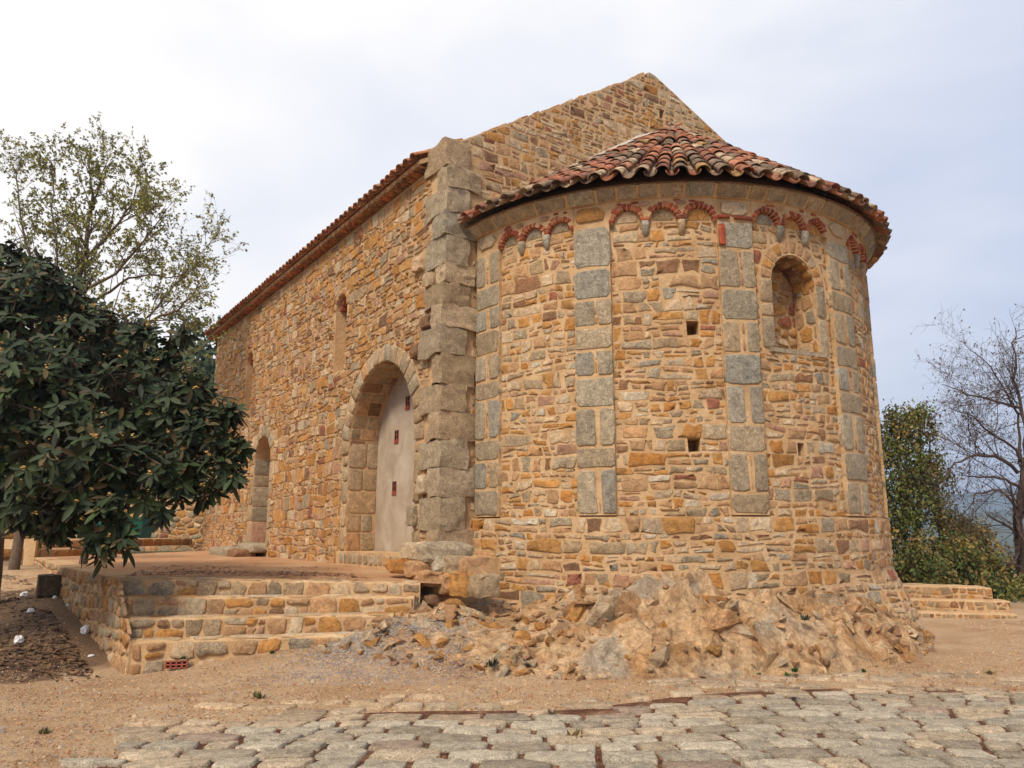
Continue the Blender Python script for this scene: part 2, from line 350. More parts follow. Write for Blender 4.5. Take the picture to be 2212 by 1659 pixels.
def coursed(a0, a1, b0, b1, hr=(.08, .22), wr=(.10, .48), joint=.02, excl=(), minarea=.003, halfplanes=(), wobble=.4, small=.3):
    """rough courses of squarish rubble: wavy beds, slanting ends, pinned out with small stones"""
    hs = []; y = b0
    while y < b1 - 1e-4:
        h = rng.uniform(*hr); h = b1 - y if b1 - y < h * 1.4 else h; hs.append((y, h)); y += h
    sd_ = rng.uniform(0, 99); mh = sum(h for _, h in hs) / len(hs)
    def bed(k, x):
        if k == 0: return b0
        if k == len(hs): return b1
        return hs[k][0] + mh * wobble * (mnoise.noise(Vector((x * 1.6, k * 7.3, sd_))) + .6 * mnoise.noise(Vector((x * 4.3, k * 3.1, sd_))))
    res = []
    for k, (y, h) in enumerate(hs):
        x = a0 - rng.uniform(0, .15)
        while x < a1:
            w = rng.uniform(wr[0], wr[1] * (.55 + .45 * rng.random())) * (.7 + .5 * (h - hr[0]) / (hr[1] - hr[0] + 1e-6)); xl, xr = x + rng.uniform(-.02, .02), x + w + rng.uniform(-.02, .02); x += w
            sl, sr = rng.uniform(-.03, .03), rng.uniform(-.03, .03)
            q = [(xl + sl, bed(k, xl)), (xr + sr, bed(k, xr)), (xr - sr, bed(k + 1, xr)), (xl - sl, bed(k + 1, xl))]
            parts = [q]; hh = q[3][1] - q[0][1]
            if rng.random() < small and hh > .1:
                t1, t2 = rng.uniform(.35, .65), rng.uniform(.35, .65); m1 = (q[0][0] + (q[3][0] - q[0][0]) * t1, q[0][1] + (q[3][1] - q[0][1]) * t1); m2_ = (q[1][0] + (q[2][0] - q[1][0]) * t2, q[1][1] + (q[2][1] - q[1][1]) * t2)
                parts = [[q[0], q[1], m2_, m1], [m1, m2_, q[2], q[3]]]
            p3 = []
            for pq in parts:
                ww = pq[1][0] - pq[0][0]
                if ww > .16 and pq[3][1] - pq[0][1] < .5 * ww and rng.random() < small:
                    t1, t2 = rng.uniform(.3, .7), rng.uniform(.3, .7); m1 = (pq[0][0] + (pq[1][0] - pq[0][0]) * t1, pq[0][1] + (pq[1][1] - pq[0][1]) * t1); m2_ = (pq[3][0] + (pq[2][0] - pq[3][0]) * t2, pq[3][1] + (pq[2][1] - pq[3][1]) * t2)
                    p3 += [[pq[0], m1, m2_, pq[3]], [m1, pq[1], pq[2], m2_]]
                else: p3.append(pq)
            for pq in p3:
                if area(pq) < minarea: continue
                pq = clip(clip(pq, -1, 0, -a0), 1, 0, a1) if (pq[0][0] < a0 or pq[3][0] < a0 or pq[1][0] > a1 or pq[2][0] > a1) else pq
                if len(pq) < 3: continue
                c_ = cen(pq); jt = joint * rng.uniform(.5, 1.5) * .5; pl_ = pq
                for i in range(len(pq)):      # pull every side in by half a joint
                    a_, b_ = pq[i], pq[(i + 1) % len(pq)]; l = math.dist(a_, b_)
                    if l < 1e-5: continue
                    nx, ny = (b_[1] - a_[1]) / l, -(b_[0] - a_[0]) / l; pl_ = clip(pl_, nx, ny, nx * a_[0] + ny * a_[1] - jt)
                    if len(pl_) < 3: break
                if len(pl_) < 3: continue
                if rng.random() < .42:
                    gg = rng.uniform(0, 6.283); nx, ny = math.cos(gg), math.sin(gg); mm = max(p_[0] * nx + p_[1] * ny for p_ in pl_); c0_ = c_[0] * nx + c_[1] * ny; p2 = clip(pl_, nx, ny, c0_ + (mm - c0_) * rng.uniform(.5, .85)); pl_ = p2 if len(p2) >= 3 else pl_
                pl_ = trim(pl_, halfplanes, excl)
                if len(pl_) >= 3 and area(pl_) > minarea * .6: res.append(pl_)
    return res
def roundpoly(poly, cut=.12, nmax=13, rough=.05):
    q = [p for i, p in enumerate(poly) if math.dist(p, poly[i - 1]) > .012]
    if len(q) < 3: q = poly
    pts = []; n = len(q); sz = math.sqrt(abs(area(q)) + 1e-9)
    for i in range(n):
        a, b_ = q[i], q[(i + 1) % n]; l = math.dist(a, b_)
        k = min(.45, cut * rng.uniform(.3, 1.7) * sz / max(l, .01)) if cut else 0
        L_ = lambda s_: (a[0] + (b_[0] - a[0]) * s_, a[1] + (b_[1] - a[1]) * s_)
        pts.append(L_(k))
        if l > sz * .75 and rough > .02:
            m_ = L_(rng.uniform(.35, .65)); w = rng.uniform(-1.2, .6) * rough * sz; nx, ny = (b_[1] - a[1]) / l, -(b_[0] - a[0]) / l; pts.append((m_[0] + nx * w, m_[1] + ny * w))
        if k > 0: pts.append(L_(1 - k))
    while len(pts) > nmax:
        d = [math.dist(pts[i], pts[i - 1]) for i in range(len(pts))]; i = d.index(min(d))
        a, b_ = pts[i - 1], pts[i]; pts[i] = ((a[0] + b_[0]) / 2, (a[1] + b_[1]) / 2); pts.pop(i - 1 if i else len(pts) - 1)
    return [(x + rng.uniform(-1, 1) * rough * sz * .6, y + rng.uniform(-1, 1) * rough * sz * .6) for x, y in pts]
def stone_geo(poly, f, h=.02, sink=.012, cut=.12, rough=.05, dome=.35, nmax=12, bev=.95):
    pts = roundpoly(poly, cut, nmax, rough) if cut > 0 else list(poly)
    n = len(pts); cx, cy = cen(pts); v = []
    tx, ty = rng.uniform(-.3, .3), rng.uniform(-.3, .3)
    sz = math.sqrt(abs(area(pts)) + 1e-9); e_ = min(.25, .016 / max(sz, .03)) 
    def P(k, hh, rr): return [f(cx + (x - cx) * k, cy + (y - cy) * k, hh + rr * rng.uniform(-1, 1) * h + h * (tx * (x - cx) + ty * (y - cy)) * k / max(sz, .05)) for x, y in pts]
    v += P(1.0, -sink, 0); v += P(1 - e_ * .45, h * .7, .15); v += P(bev - e_, h * .95, .3)
    v.append(f(cx + rng.uniform(-.1, .1) * sz, cy + rng.uniform(-.1, .1) * sz, h * (.95 + dome * rng.uniform(-.5, 1))))
    fs = []
    for r_ in (0, 1):
        for i in range(n):
            j = (i + 1) % n; fs.append([r_ * n + i, r_ * n + j, (r_ + 1) * n + j, (r_ + 1) * n + i])
    for i in range(n): fs.append([2 * n + i, 2 * n + (i + 1) % n, 3 * n])
    return v, fs, [1.0] * n + [.85] * n + [.42] * n + [-.55]
def scr_area(v):
    p = [proj(q) for q in v]
    xs = [q[0] for q in p]; ys = [q[1] for q in p]
    if max(xs) < 0 or min(xs) > 2212 or max(ys) < 0 or min(ys) > 1659: return 0
    return (max(xs) - min(xs)) * (max(ys) - min(ys))
def lay(polys, f, parent, mat, pal, name='stone', hfun=lambda: rng.uniform(.012, .04), cap=300, smooth=True, tints=None, **kw):
    items = []
    for i, p in enumerate(polys):
        v, fs, ed = stone_geo(p, f, hfun(), **kw); items.append((scr_area(v), v, fs, tints[i] if tints else (pick(pal) if isinstance(pal, dict) else pal(p)), ed))
    items.sort(key=lambda x: -x[0]); bag = Bag()
    for i, (a_, v, fs, tt, ed) in enumerate(items):
        if i < cap and a_ > 0: mesh_obj(name, v, fs, mat, parent, smooth, tt, edge=ed)
        else: bag.add(v, fs, tt, ed)
    bag.build(name + '_infill', mat, parent, smooth, 'stuff')
def plane_map(P0, da, dn): # along da, up z, out dn
    return lambda a, b_, h: P0 + da * a + UP * b_ + dn * h

# ------------------------------------------------------------------ boolean cutting
def cut_holes(o, cutters):
    for c in cutters:
        md = o.modifiers.new('b', 'BOOLEAN'); md.operation = 'DIFFERENCE'; md.object = c; md.solver = 'EXACT'
    bpy.context.view_layer.update()
    dg = bpy.context.evaluated_depsgraph_get()
    me = bpy.data.meshes.new_from_object(o.evaluated_get(dg)); mats = list(o.data.materials)
    o.modifiers.clear(); o.data = me
    if not me.materials:
        for mm in mats: me.materials.append(mm)
    for c in cutters: bpy.data.objects.remove(c)
def prism(outline, f0, f1):
    """closed solid between the outline mapped by f0 (outer) and f1 (inner)"""
    n = len(outline); v = [f0(*p) for p in outline] + [f1(*p) for p in outline]
    return v, [[i for i in range(n)], [2 * n - 1 - i for i in range(n)]] + [[i, n + i, n + (i + 1) % n, (i + 1) % n] for i in range(n)]
def cutter(outline, P0, da, dn, d_out, d_in):
    v, fs = prism(outline, lambda a, b_: P0 + da * a + UP * b_ + dn * d_out, lambda a, b_: P0 + da * a + UP * b_ - dn * d_in)
    o = mesh_obj('cut', v, fs, None); bm = bmesh.new(); bm.from_mesh(o.data); bmesh.ops.recalc_face_normals(bm, faces=bm.faces); bm.to_mesh(o.data); bm.free()
    return o
def arch_outline(x0, x1, z0, zs, rise, n=14):
    c = (x0 + x1) / 2; hw = (x1 - x0) / 2
    return [(x0, z0), (x1, z0)] + [(c + hw * math.cos(math.pi * i / n), zs + rise * math.sin(math.pi * i / n)) for i in range(n + 1)]
def fix(o):
    bm = bmesh.new(); bm.from_mesh(o.data); bmesh.ops.recalc_face_normals(bm, faces=bm.faces); bm.to_mesh(o.data); bm.free(); return o

# ================================================================== GROUND
def ss(a, b_, x):
    x = min(1, max(0, (x - a) / (b_ - a))); return x * x * (3 - 2 * x)
def G(x, y):
    lf = 1 - ss(-5.2, -3.4, x)
    z = lf * min(.78, max(0, (y - 9.9) * .155)) - .11 * math.exp(-((x + 4.7) ** 2 / 2 + (y - 9.0) ** 2 / 1.2))
    z += .19 * ss(-4.4, -2.2, x) * ss(8.2, 9.5, y) * (1 - ss(-1.2, .2, x))
    z += .03 * ss(4.6, 8, x) * ss(8.5, 13, y)
    z += -7 * ss(17, 60, y) * ss(2, 9, x) + 22 * ss(34, 95, y) * (1 - ss(-14, -6, x))
    z += .025 * (mnoise.noise(Vector((x * .7, y * .7, 1))) ) * ss(3, 7, y)
    return z
def spaced(lo, hi, fine_lo, fine_hi, step, grow=1.22):
    xs = []; x = fine_lo
    while x < fine_hi: xs.append(x); x += step
    s = step; 
    while x < hi: xs.append(x); s *= grow; x += s
    xs.append(hi); s = step; x = fine_lo - s; l = []
    while x > lo: l.append(x); s *= grow; x -= s
    return [lo] + l[::-1] + xs
gx = spaced(-2500, 2500, -12, 11, .12); gy = spaced(-2500, 6000, 2.5, 16, .12)
vv = []
for y in gy:
    for x in gx:
        d = mnoise.fractal(Vector((x * 5, y * 5, 0)), 1, 2, 3) * .008 if -13 < x < 12 and 2 < y < 17 else 0
        vv.append((x, y, G(x, y) + d))
nx_ = len(gx)
ff = [[j * nx_ + i, j * nx_ + i + 1, (j + 1) * nx_ + i + 1, (j + 1) * nx_ + i] for j in range(len(gy) - 1) for i in range(nx_ - 1)]
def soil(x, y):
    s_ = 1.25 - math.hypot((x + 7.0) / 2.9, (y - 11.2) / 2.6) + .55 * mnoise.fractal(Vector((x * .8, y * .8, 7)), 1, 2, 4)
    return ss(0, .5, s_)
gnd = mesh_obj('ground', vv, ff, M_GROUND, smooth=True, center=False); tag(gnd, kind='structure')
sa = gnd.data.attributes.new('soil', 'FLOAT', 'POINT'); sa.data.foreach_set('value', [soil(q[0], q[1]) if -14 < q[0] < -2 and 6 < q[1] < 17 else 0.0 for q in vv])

# ================================================================== CHURCH
church = empty('church', K, 'old rubble stone church with round apse, clay tiled roofs and a walled-up side arch', 'church')

# ---- apse wall body
def apse_r(th, z):
    r = R0 + (.06 if z < 1.70 else 0)
    if z < .95: r += .34 * (.95 - z) / .9 * ss(R(82), R(108), th) + .05 * (.95 - z)
    return r
def apse_pt(th, r, z): return CC + (-V * math.cos(th) + EA * math.sin(th)) * r + UP * z
zs = [-.4, .1, .5, .94, 1.695, 1.70, 3, 4.5, 6.16]; ths = [R(-1 + i * 2) for i in range(92)]
v = []; f = []
nz_ = len(zs)
for th in ths:
    for z in zs: v.append(apse_pt(th, apse_r(th, z), z))
    for z in reversed(zs): v.append(apse_pt(th, R0 - .75, z))
m2 = 2 * nz_
for i in range(len(ths) - 1):
    for j in range(m2):
        k = (j + 1) % m2; f.append([i * m2 + j, (i + 1) * m2 + j, (i + 1) * m2 + k, i * m2 + k])
f.append(list(range(m2))); f.append([(len(ths) - 1) * m2 + j for j in reversed(range(m2))])
apse = fix(mesh_obj('apse_wall', v, f, M_MORTAR, church))
WTH = R(79.8)
def radial(th): return (-V * math.cos(th) + EA * math.sin(th)), (V * math.sin(th) + EA * math.cos(th))
cut = []
rn, rt = radial(WTH)
WX0, WX1, WZ0, WZS, WRI = -.42, .40, 3.98, 4.98, .42
cut.append(cutter(arch_outline(WX0, WX1, WZ0, WZS, WRI), CC + rn * R0, rt, rn, .4, .46))
HOLES = [(54.7, 4.23, .085, .10), (53.9, 2.63, .085, .09), (78.1, 2.60, .06, .09), (4.2, 2.6, .05, .05), (118, 4.1, .08, .09)]
for th, z, a_, b_ in HOLES:
    n_, t_ = radial(R(th))
    cut.append(cutter([(-a_ * .8, z - b_), (a_, z - b_ * .9), (a_ * 1.1, z + b_), (-a_ * .9, z + b_ * 1.05)], CC + n_ * R0, t_, n_, .3, .42))
cut_holes(apse, cut)

def apse_map(a, b_, h): th = a / R0; return apse_pt(th, apse_r(th, b_) + h, b_)
PIL = [(1.0, 9.5), (30.0, 38.0), (61.0, 68.8), (90.5, 99.5), (121.5, 130)]
Z_PB, Z_SP, Z_FT = 1.72, 5.80, 6.16
def A(deg): return R(deg) * R0
ex = [('rect', A(p0) - .01, A(p1) + .01, Z_PB, 6.2) for p0, p1 in PIL]
ex += [('rect', A(0), A(135), Z_SP + .2, 6.3)]
ex += [('rect', A(th) - a_ - .02, A(th) + a_ + .02, z - b_ - .015, z + b_ + .015) for th, z, a_, b_ in HOLES]
wa = R0 * WTH
exw = ex + [('rect', wa + WX0 - .22, wa + WX1 + .22, WZ0 - .03, WZS), ('circ', wa - .01, WZS, .64)]
polys = coursed(A(-.5), A(132), .25, 1.70, (.09, .25), (.12, .62), .026, exw, small=.3)
polys += coursed(A(.5), A(132), 1.70, 5.78, (.08, .235), (.10, .50), .026, exw, small=.34)
lay(polys, apse_map, apse, M_STONE, P_APSE, hfun=lambda: rng.uniform(.003, .020), rough=.10, cut=.06)

# ---- pilasters
def pil_blocks(p0, p1, k):
    z = Z_PB + .02; out_ = []; w = A(p1) - A(p0); full = k % 2 == 0
    while z < Z_SP - .12:
        h = rng.uniform(.26, .46) if full else rng.uniform(.34, .62)
        if Z_SP - z < h + .22: h = Z_SP - z - .01
        if full or h < .28: out_.append([(A(p0) - .004, z), (A(p1) + .004, z), (A(p1) + .004, z + h - .035), (A(p0) - .004, z + h - .035)])
        else:
            q = rng.uniform(.42, .56) * w; r_ = rng.uniform(.32, .38) * w
            out_.append([(A(p0) - .004, z), (A(p0) + q, z), (A(p0) + q - .03 * rng.random(), z + h - .03), (A(p0) - .004, z + h - .03)])
            out_.append([(A(p1) - r_, z), (A(p1) + .004, z), (A(p1) + .004, z + h - .03), (A(p1) - r_ - .04 * rng.random(), z + h - .03)])
            yy = z + .02
            while yy < z + h - .12 and rng.random() < .75:
                hh = rng.uniform(.1, .22); hh = min(hh, z + h - .05 - yy)
                out_.append([(A(p0) + q + .035, yy), (A(p1) - r_ - .04, yy), (A(p1) - r_ - .05, yy + hh), (A(p0) + q + .03, yy + hh)]); yy += hh + .03
        z += h; full = not full if rng.random() < .85 else full
    return out_
for k, (p0, p1) in enumerate(PIL):
    n = 5; v = []; ths_ = [R(p0 + (p1 - p0) * i / n) for i in range(n + 1)]
    for th in ths_:
        for r, z in ((R0 - .05, Z_PB), (R0 + .06, Z_PB), (R0 + .06, Z_FT), (R0 - .05, Z_FT)): v.append(apse_pt(th, r, z))
    f = [[0, 1, 2, 3], [n * 4 + 3, n * 4 + 2, n * 4 + 1, n * 4]] + [[i * 4 + j, (i + 1) * 4 + j, (i + 1) * 4 + (j + 1) % 4, i * 4 + (j + 1) % 4] for i in range(n) for j in range(4)]
    po = fix(mesh_obj('pilaster', v, f, M_MORTAR, church))
    pb = pil_blocks(p0, p1, k)
    def pm(a, b_, h): return apse_pt(a / R0, R0 + .062 + h, b_)
    lay(pb, pm, po, M_GRAN, lambda p: pick(P_GRAN) if max(q[0] for q in p) - min(q[0] for q in p) > .14 and area(p) > .03 else pick(dict(pink=2, ochre=2, tan=2, pale=1, brown=1)),
        name='granite_block', hfun=lambda: rng.uniform(.004, .016), sink=.09, cut=.10, rough=.03, dome=.3, nmax=12)

# ---- arcade frieze with brick arches and corbels
def brick_tint():
    s = rng.uniform(.75, 1.25); k = rng.random()
    return (.30 * s, .068 * s, .032 * s, 0) if k < .7 else ((.38 * s, .13 * s, .06 * s, 0) if k < .9 else (.20 * s, .05 * s, .03 * s, 0))
def fm(a, b_, h): return apse_pt(a / R0, R0 + .07 + h, b_)
for bi in range(4):
    t0, t1 = PIL[bi][1], PIL[bi + 1][0]; n_ar = 3; pitch = (A(t1) - A(t0)) / n_ar; ra = pitch * .385
    cs = [A(t0) + pitch * (i + .5) for i in range(n_ar)]
    def low(a):
        for c in cs:
            if abs(a - c) < ra: return Z_SP - .02 + math.sqrt(ra * ra - (a - c) ** 2) * 1.0
        return Z_SP - .02
    xs = set([A(t0), A(t1)])
    for c in cs:
        for i in range(17): xs.add(c - ra * math.cos(math.pi * i / 16))
    xs = sorted(xs); v = []; f = []
    for a in xs:
        lo = low(a)
        v += [apse_pt(a / R0, R0 + .07, lo), apse_pt(a / R0, R0 + .07, Z_FT), apse_pt(a / R0, R0 - .02, Z_FT), apse_pt(a / R0, R0 - .02, lo)]
    for i in range(len(xs) - 1):
        for j in range(4): f.append([i * 4 + j, (i + 1) * 4 + j, (i + 1) * 4 + (j + 1) % 4, i * 4 + (j + 1) % 4])
    f += [[0, 1, 2, 3], [4 * len(xs) - 1 - q for q in range(4)]]
    fr = fix(mesh_obj('arcade_frieze', v, f, M_MORTAR, church))
    br = []
    for c in cs:
        nb = 10
        for i in range(nb):
            if rng.random() < .05: continue
            g0 = math.pi * (i + .08) / nb; g1 = math.pi * (i + .92) / nb; ro = ra + rng.uniform(.055, .09); ri = ra - .004
            br.append([(c + ri * math.cos(g), Z_SP - .02 + ri * math.sin(g)) for g in (g0,)] + [(c + ro * math.cos(g0), Z_SP - .02 + ro * math.sin(g0)), (c + ro * math.cos(g1), Z_SP - .02 + ro * math.sin(g1)), (c + ri * math.cos(g1), Z_SP - .02 + ri * math.sin(g1))])
    for i in range(4):
        a = rng.uniform(A(t0) + .1, A(t1) - .1); zz = rng.uniform(6.03, 6.05); w = rng.uniform(.05, .12)
        br.append([(a, zz), (a + w, zz), (a + w, zz + .03), (a, zz + .035)])
    lay(br, fm, fr, M_BRICK, lambda p: brick_tint(), name='brick', hfun=lambda: rng.uniform(.006, .022), sink=.085, cut=.06, rough=.02, dome=.05, nmax=8, smooth=False)
    # corbels and the pale stones inside the little arches
    for i in range(n_ar - 1):
        a = A(t0) + pitch * (i + 1); w = .052; pts = []
        rows = [(Z_SP - .022, 1.0, .085), (Z_SP - .10, 1.0, .085), (Z_SP - .17, .8, .06), (Z_SP - .235, .45, .02)]
        v = []
        for zz, k, dep in rows:
            for sx, hh in ((-1, -.03), (-1, dep * .8), (-.5, dep), (.5, dep), (1, dep * .8), (1, -.03)): v.append(apse_pt((a + sx * w * k) / R0, R0 + hh, zz))
        f = [[r_ * 6 + q, r_ * 6 + (q + 1) % 6, (r_ + 1) * 6 + (q + 1) % 6, (r_ + 1) * 6 + q] for r_ in range(3) for q in range(6)] + [list(range(6)), [23 - q for q in range(6)]]
        fix(mesh_obj('corbel', v, f, M_GRAN, fr, True, pick(P_GRAN if rng.random() < .7 else P_GABLE)))
    inn = []
    for c in cs:
        inn.append([(c - ra * .82, Z_SP - .01), (c + ra * .82, Z_SP - .01), (c + ra * .72, Z_SP + ra * .55), (c + ra * .25, Z_SP + ra * .84), (c - ra * .3, Z_SP + ra * .84), (c - ra * .74, Z_SP + ra * .5)])
    lay(inn, lambda a, b_, h: apse_pt(a / R0, R0 + h, b_), fr, M_STONE, dict(grey=3, ochre=2, pale=2, olive=2), hfun=lambda: .012, cut=.15, dome=.2)
    tops = [[(A(t0) + pitch * (i + 1) - .07, 5.99), (A(t0) + pitch * (i + 1) + .06, 5.99), (A(t0) + pitch * (i + 1) + .08, 6.07), (A(t0) + pitch * (i + 1) - .08, 6.07)] for i in range(n_ar - 1)]
    lay(tops, fm, fr, M_STONE, dict(pink=2, tan=3, pale=2), hfun=lambda: .012, cut=.2)
# square stones above the pilasters, between the arches
bk = []
for p0, p1 in PIL: bk.append([(A(p0) + .04, 5.86), (A(p1) - .05, 5.86), (A(p1) - .07, 6.05), (A(p0) + .06, 6.06)])
lay(bk, lambda a, b_, h: apse_pt(a / R0, R0 + .075 + h, b_), apse, M_STONE, dict(ochre=2, pale=3, tan=2), hfun=lambda: .015, cut=.25)
bk = []
for p0, p1 in PIL[2:3]: bk += [[(A(p0), 5.80), (A(p0) + .17, 5.80), (A(p0) + .17, 5.85), (A(p0), 5.85)], [(A(p0) + .23, 5.80), (A(p1), 5.80), (A(p1), 5.845), (A(p0) + .23, 5.845)], [(A(p0) + .0, 5.40), (A(p0) + .09, 5.40), (A(p0) + .09, 5.72), (A(p0), 5.72)]]
lay(bk, lambda a, b_, h: apse_pt(a / R0, R0 + .085 + h, b_), apse, M_BRICK, lambda p: brick_tint(), name='brick', hfun=lambda: .02, cut=.05, rough=.01)

# ---- cornice
v = []; f = []; prof = [(R0 - .1, 6.10), (R0 + .09, 6.10), (R0 + .11, 6.12), (R0 + .24, 6.26), (R0 - .1, 6.26)]
for i in range(93):
    th = R(-2 + 2 * i)
    for r, z in prof: v.append(apse_pt(th, r, z))
for i in range(92):
    for j in range(5): f.append([i * 5 + j, (i + 1) * 5 + j, (i + 1) * 5 + (j + 1) % 5, i * 5 + (j + 1) % 5])
corn = fix(mesh_obj('cornice', v, f, M_MORTAR, church))
cb = []; a = A(0)
while a < A(140):
    w = rng.uniform(.24, .52); cb.append([(a + .015, 6.105), (a + w - .015, 6.105), (a + w - .015, 6.255), (a + .015, 6.255)]); a += w
lay(cb, lambda a, b_, h: apse_pt(a / R0, R0 + .10 + (b_ - 6.11) * .93 + h, b_), corn, M_GRAN, dict(grey=3, blue=1, quoin=2, olive=1), name='granite_block', hfun=lambda: rng.uniform(.012, .022), cut=.08, rough=.01, dome=.1)

# ---- apse window: jamb slabs, splayed infill, arch stones
win = empty('blind_window', CC + rn * R0 + UP * 4, parent=church, label='arched deep window niche walled up with rubble')
bk = [(-1, 3.99, 4.42), (-1, 4.45, 4.62), (-1, 4.65, 4.98), (1, 3.99, 4.5), (1, 4.53, 5.0)]
wp = []
wm = lambda a, b_, h: apse_map(wa + a, b_, h)
for s, z0, z1 in bk:
    x = WX0 - .19 if s < 0 else WX1 + .0
    wp.append([(x, z0), (x + .19, z0), (x + .19, z1), (x, z1)])
lay(wp, wm, win, M_GRAN, dict(quoin=2, olive=1, grey=1), name='jamb_stone', hfun=lambda: .02, cut=.1, rough=.02, dome=.1, sink=.0)
vp = []
cW = (WX0 + WX1) / 2
for i in range(11):
    g0, g1 = math.pi * (i + .07) / 11, math.pi * (i + .93) / 11
    q = lambda g, r: (cW + (.41 + r) * math.cos(g), WZS + .02 + (WRI + r) * math.sin(g))
    vp.append([q(g0, .01), q(g0, .17 + rng.uniform(-.02, .04)), q(g1, .17 + rng.uniform(-.02, .04)), q(g1, .01)])
lay(vp, wm, win, M_STONE, dict(pale=3, tan=4, ochre=2), name='voussoir', hfun=lambda: .012, cut=.08, rough=.02, dome=.1)
backw = masonry(WX0 + .01, WX1 - .01, WZ0 + .02, WZS + .38, (.09, .2), (.14, .34), .03, 1.5, .3, .1, ())
lay(backw, lambda a, b_, h: CC + rn * (R0 - .445) + rt * a + UP * b_ + rn * h, win, M_STONE, dict(ochre=4, tan=4, olive=3, red=1, brown=2, pale=1), hfun=lambda: rng.uniform(.01, .035))
jb = masonry(.03, .40, WZ0 + .02, WZS + .1, (.14, .3), (.16, .3), .03, 1.2, .3, .1, ())
lay(jb, lambda a, b_, h: CC + rn * (R0 - .445 + a) + rt * (WX1 - h) + UP * b_, win, M_STONE, dict(ochre=3, tan=4, grey=3, pale=1), name='jamb_stone', hfun=lambda: .012)
jb = masonry(.03, .40, WZ0 + .02, WZS + .1, (.2, .4), (.3, .4), .03, 1.2, .3, .1, ())
lay(jb, lambda a, b_, h: CC + rn * (R0 - .445 + a) + rt * (WX0 + h) + UP * b_, win, M_GRAN, P_GRAN, name='jamb_stone', hfun=lambda: .012)
sof = []
for i in range(9):
    g0, g1 = math.pi * (i + .06) / 9, math.pi * (i + .94) / 9
    for d0, d1 in ((.02, .22), (.24, .42)): sof.append([(d0, g0), (d1, g0), (d1, g1), (d0, g1)])
lay(sof, lambda a, b_, h: CC + rn * (R0 - .445 + a) + rt * (cW + (.41 - h) * math.cos(b_)) + UP * (WZS + (WRI - h) * math.sin(b_)), win, M_STONE, dict(ochre=3, tan=3, brown=2), name='voussoir', hfun=lambda: rng.uniform(.01, .04), cut=.05, rough=.01)
mesh_obj('sill', *prism([(WX0 - .1, WZ0 - .045), (WX1 + .12, WZ0 - .045), (WX1 + .12, WZ0 + .015), (WX0 - .1, WZ0 + .015)], lambda a, b_: CC + rn * (R0 + .005) + rt * a + UP * b_, lambda a, b_: CC + rn * (R0 - .44) + rt * a + UP * b_), M_GRAN, win, tint=PAL['grey'])

# ---- apse roof of barrel tiles
APEX = atD(1452, 286, (CC + EA * .84).y); APEX = CC + EA * .84 + UP * APEX.z
RE, ZE = R0 + .38, 6.28
def eave(th): return apse_pt(th, RE, ZE)
TP = [((.44, .19, .11), 3), ((.40, .145, .075), 2.5), ((.30, .12, .08), 2), ((.52, .38, .25), 2.2), ((.31, .21, .14), 3.5), ((.20, .135, .09), 3), ((.42, .25, .10), .8)]
def tile_tint():
    c = rng.choices([q[0] for q in TP], [q[1] for q in TP])[0]; s = rng.uniform(.8, 1.15); return (c[0] * s, c[1] * s, c[2] * s, 0)
def tile_geo(P, d, nrm, r0, r1, ln, up=True, seg=6, th=.014):
    """half-round tile: lower end at P, running along d, radii r0 (lower) and r1 (upper)"""
    side = d.cross(nrm).normalized(); v = []; s = 1 if up else -1
    for rr, l in ((r0, 0), (r1, ln)):
        for rad in (rr, rr - th):
            for i in range(seg + 1):
                g = math.pi * i / seg; v.append(P + d * l + side * (rad * math.cos(g)) + nrm * (s * rad * math.sin(g) * .82))
    n = seg + 1; f = []
    for i in range(seg):
        f.append([i, i + 1, 2 * n + i + 1, 2 * n + i]); f.append([n + i + 1, n + i, 3 * n + i, 3 * n + i + 1]); f.append([i + 1, i, n + i, n + i + 1])
    f.append([0, 2 * n, 3 * n, n]); f.append([seg, n + seg, 3 * n + seg, 2 * n + seg])
    if not up: f = [q[::-1] for q in f]
    return v, f
v = [APEX + UP * -.10]; n = 60
for i in range(n + 1): v.append(apse_pt(R(-2 + 184 * i / n), RE - .10, ZE - .03))
f = [[0, i + 1, i + 2] for i in range(n)]
for i in range(n + 1): v.append(apse_pt(R(-2 + 184 * i / n), RE - .45, ZE - .06))
f += [[i + 2, i + 1, n + 2 + i, n + 3 + i] for i in range(n)]
aroof = mesh_obj('apse_roof', v, f, M_TILE, church, tint=(.20, .12, .07, 0))
NC = 44; tiles = []; pans = []
for k in range(NC + 1):
    th = R(180 * k / NC) + R(rng.uniform(-.5, .5)); E0 = eave(th); ax = APEX - E0; Ln = ax.length; d = ax.normalized()
    side = d.cross(UP).normalized(); nrm = side.cross(d).normalized()
    if nrm.z < 0: nrm = -nrm
    lim = Ln - .12 if k % 8 == 0 else (Ln * .87 if k % 4 == 0 else (Ln * .74 if k % 2 == 0 else Ln * .40))
    s = 0; row = 0
    while s < lim:
        frac = 1 - s / Ln; r = .108 * rng.uniform(.94, 1.06)
        if k % 2 == 0 and frac < .3: r *= .85
        P = E0 + d * (s - rng.uniform(0, .05)) + nrm * (.045 + rng.uniform(0, .012)) + side * rng.uniform(-.012, .012)
        dd = (d - nrm * .045 + side * rng.uniform(-.03, .03)).normalized()
        tiles.append(tile_geo(P + nrm * .018, dd, nrm, r, r * .8, .46)); s += .335; row += 1
for k in range(NC):
    th = R(180 * (k + .5) / NC); E0 = eave(th); ax = APEX - E0; Ln = ax.length; d = ax.normalized()
    side = d.cross(UP).normalized(); nrm = side.cross(d).normalized()
    if nrm.z < 0: nrm = -nrm
    s = 0
    while s < Ln * .45:
        pans.append(tile_geo(E0 + d * (s - .03) + nrm * .085, (d - nrm * .03).normalized(), nrm, .095, .085, .44, False)); s += .335
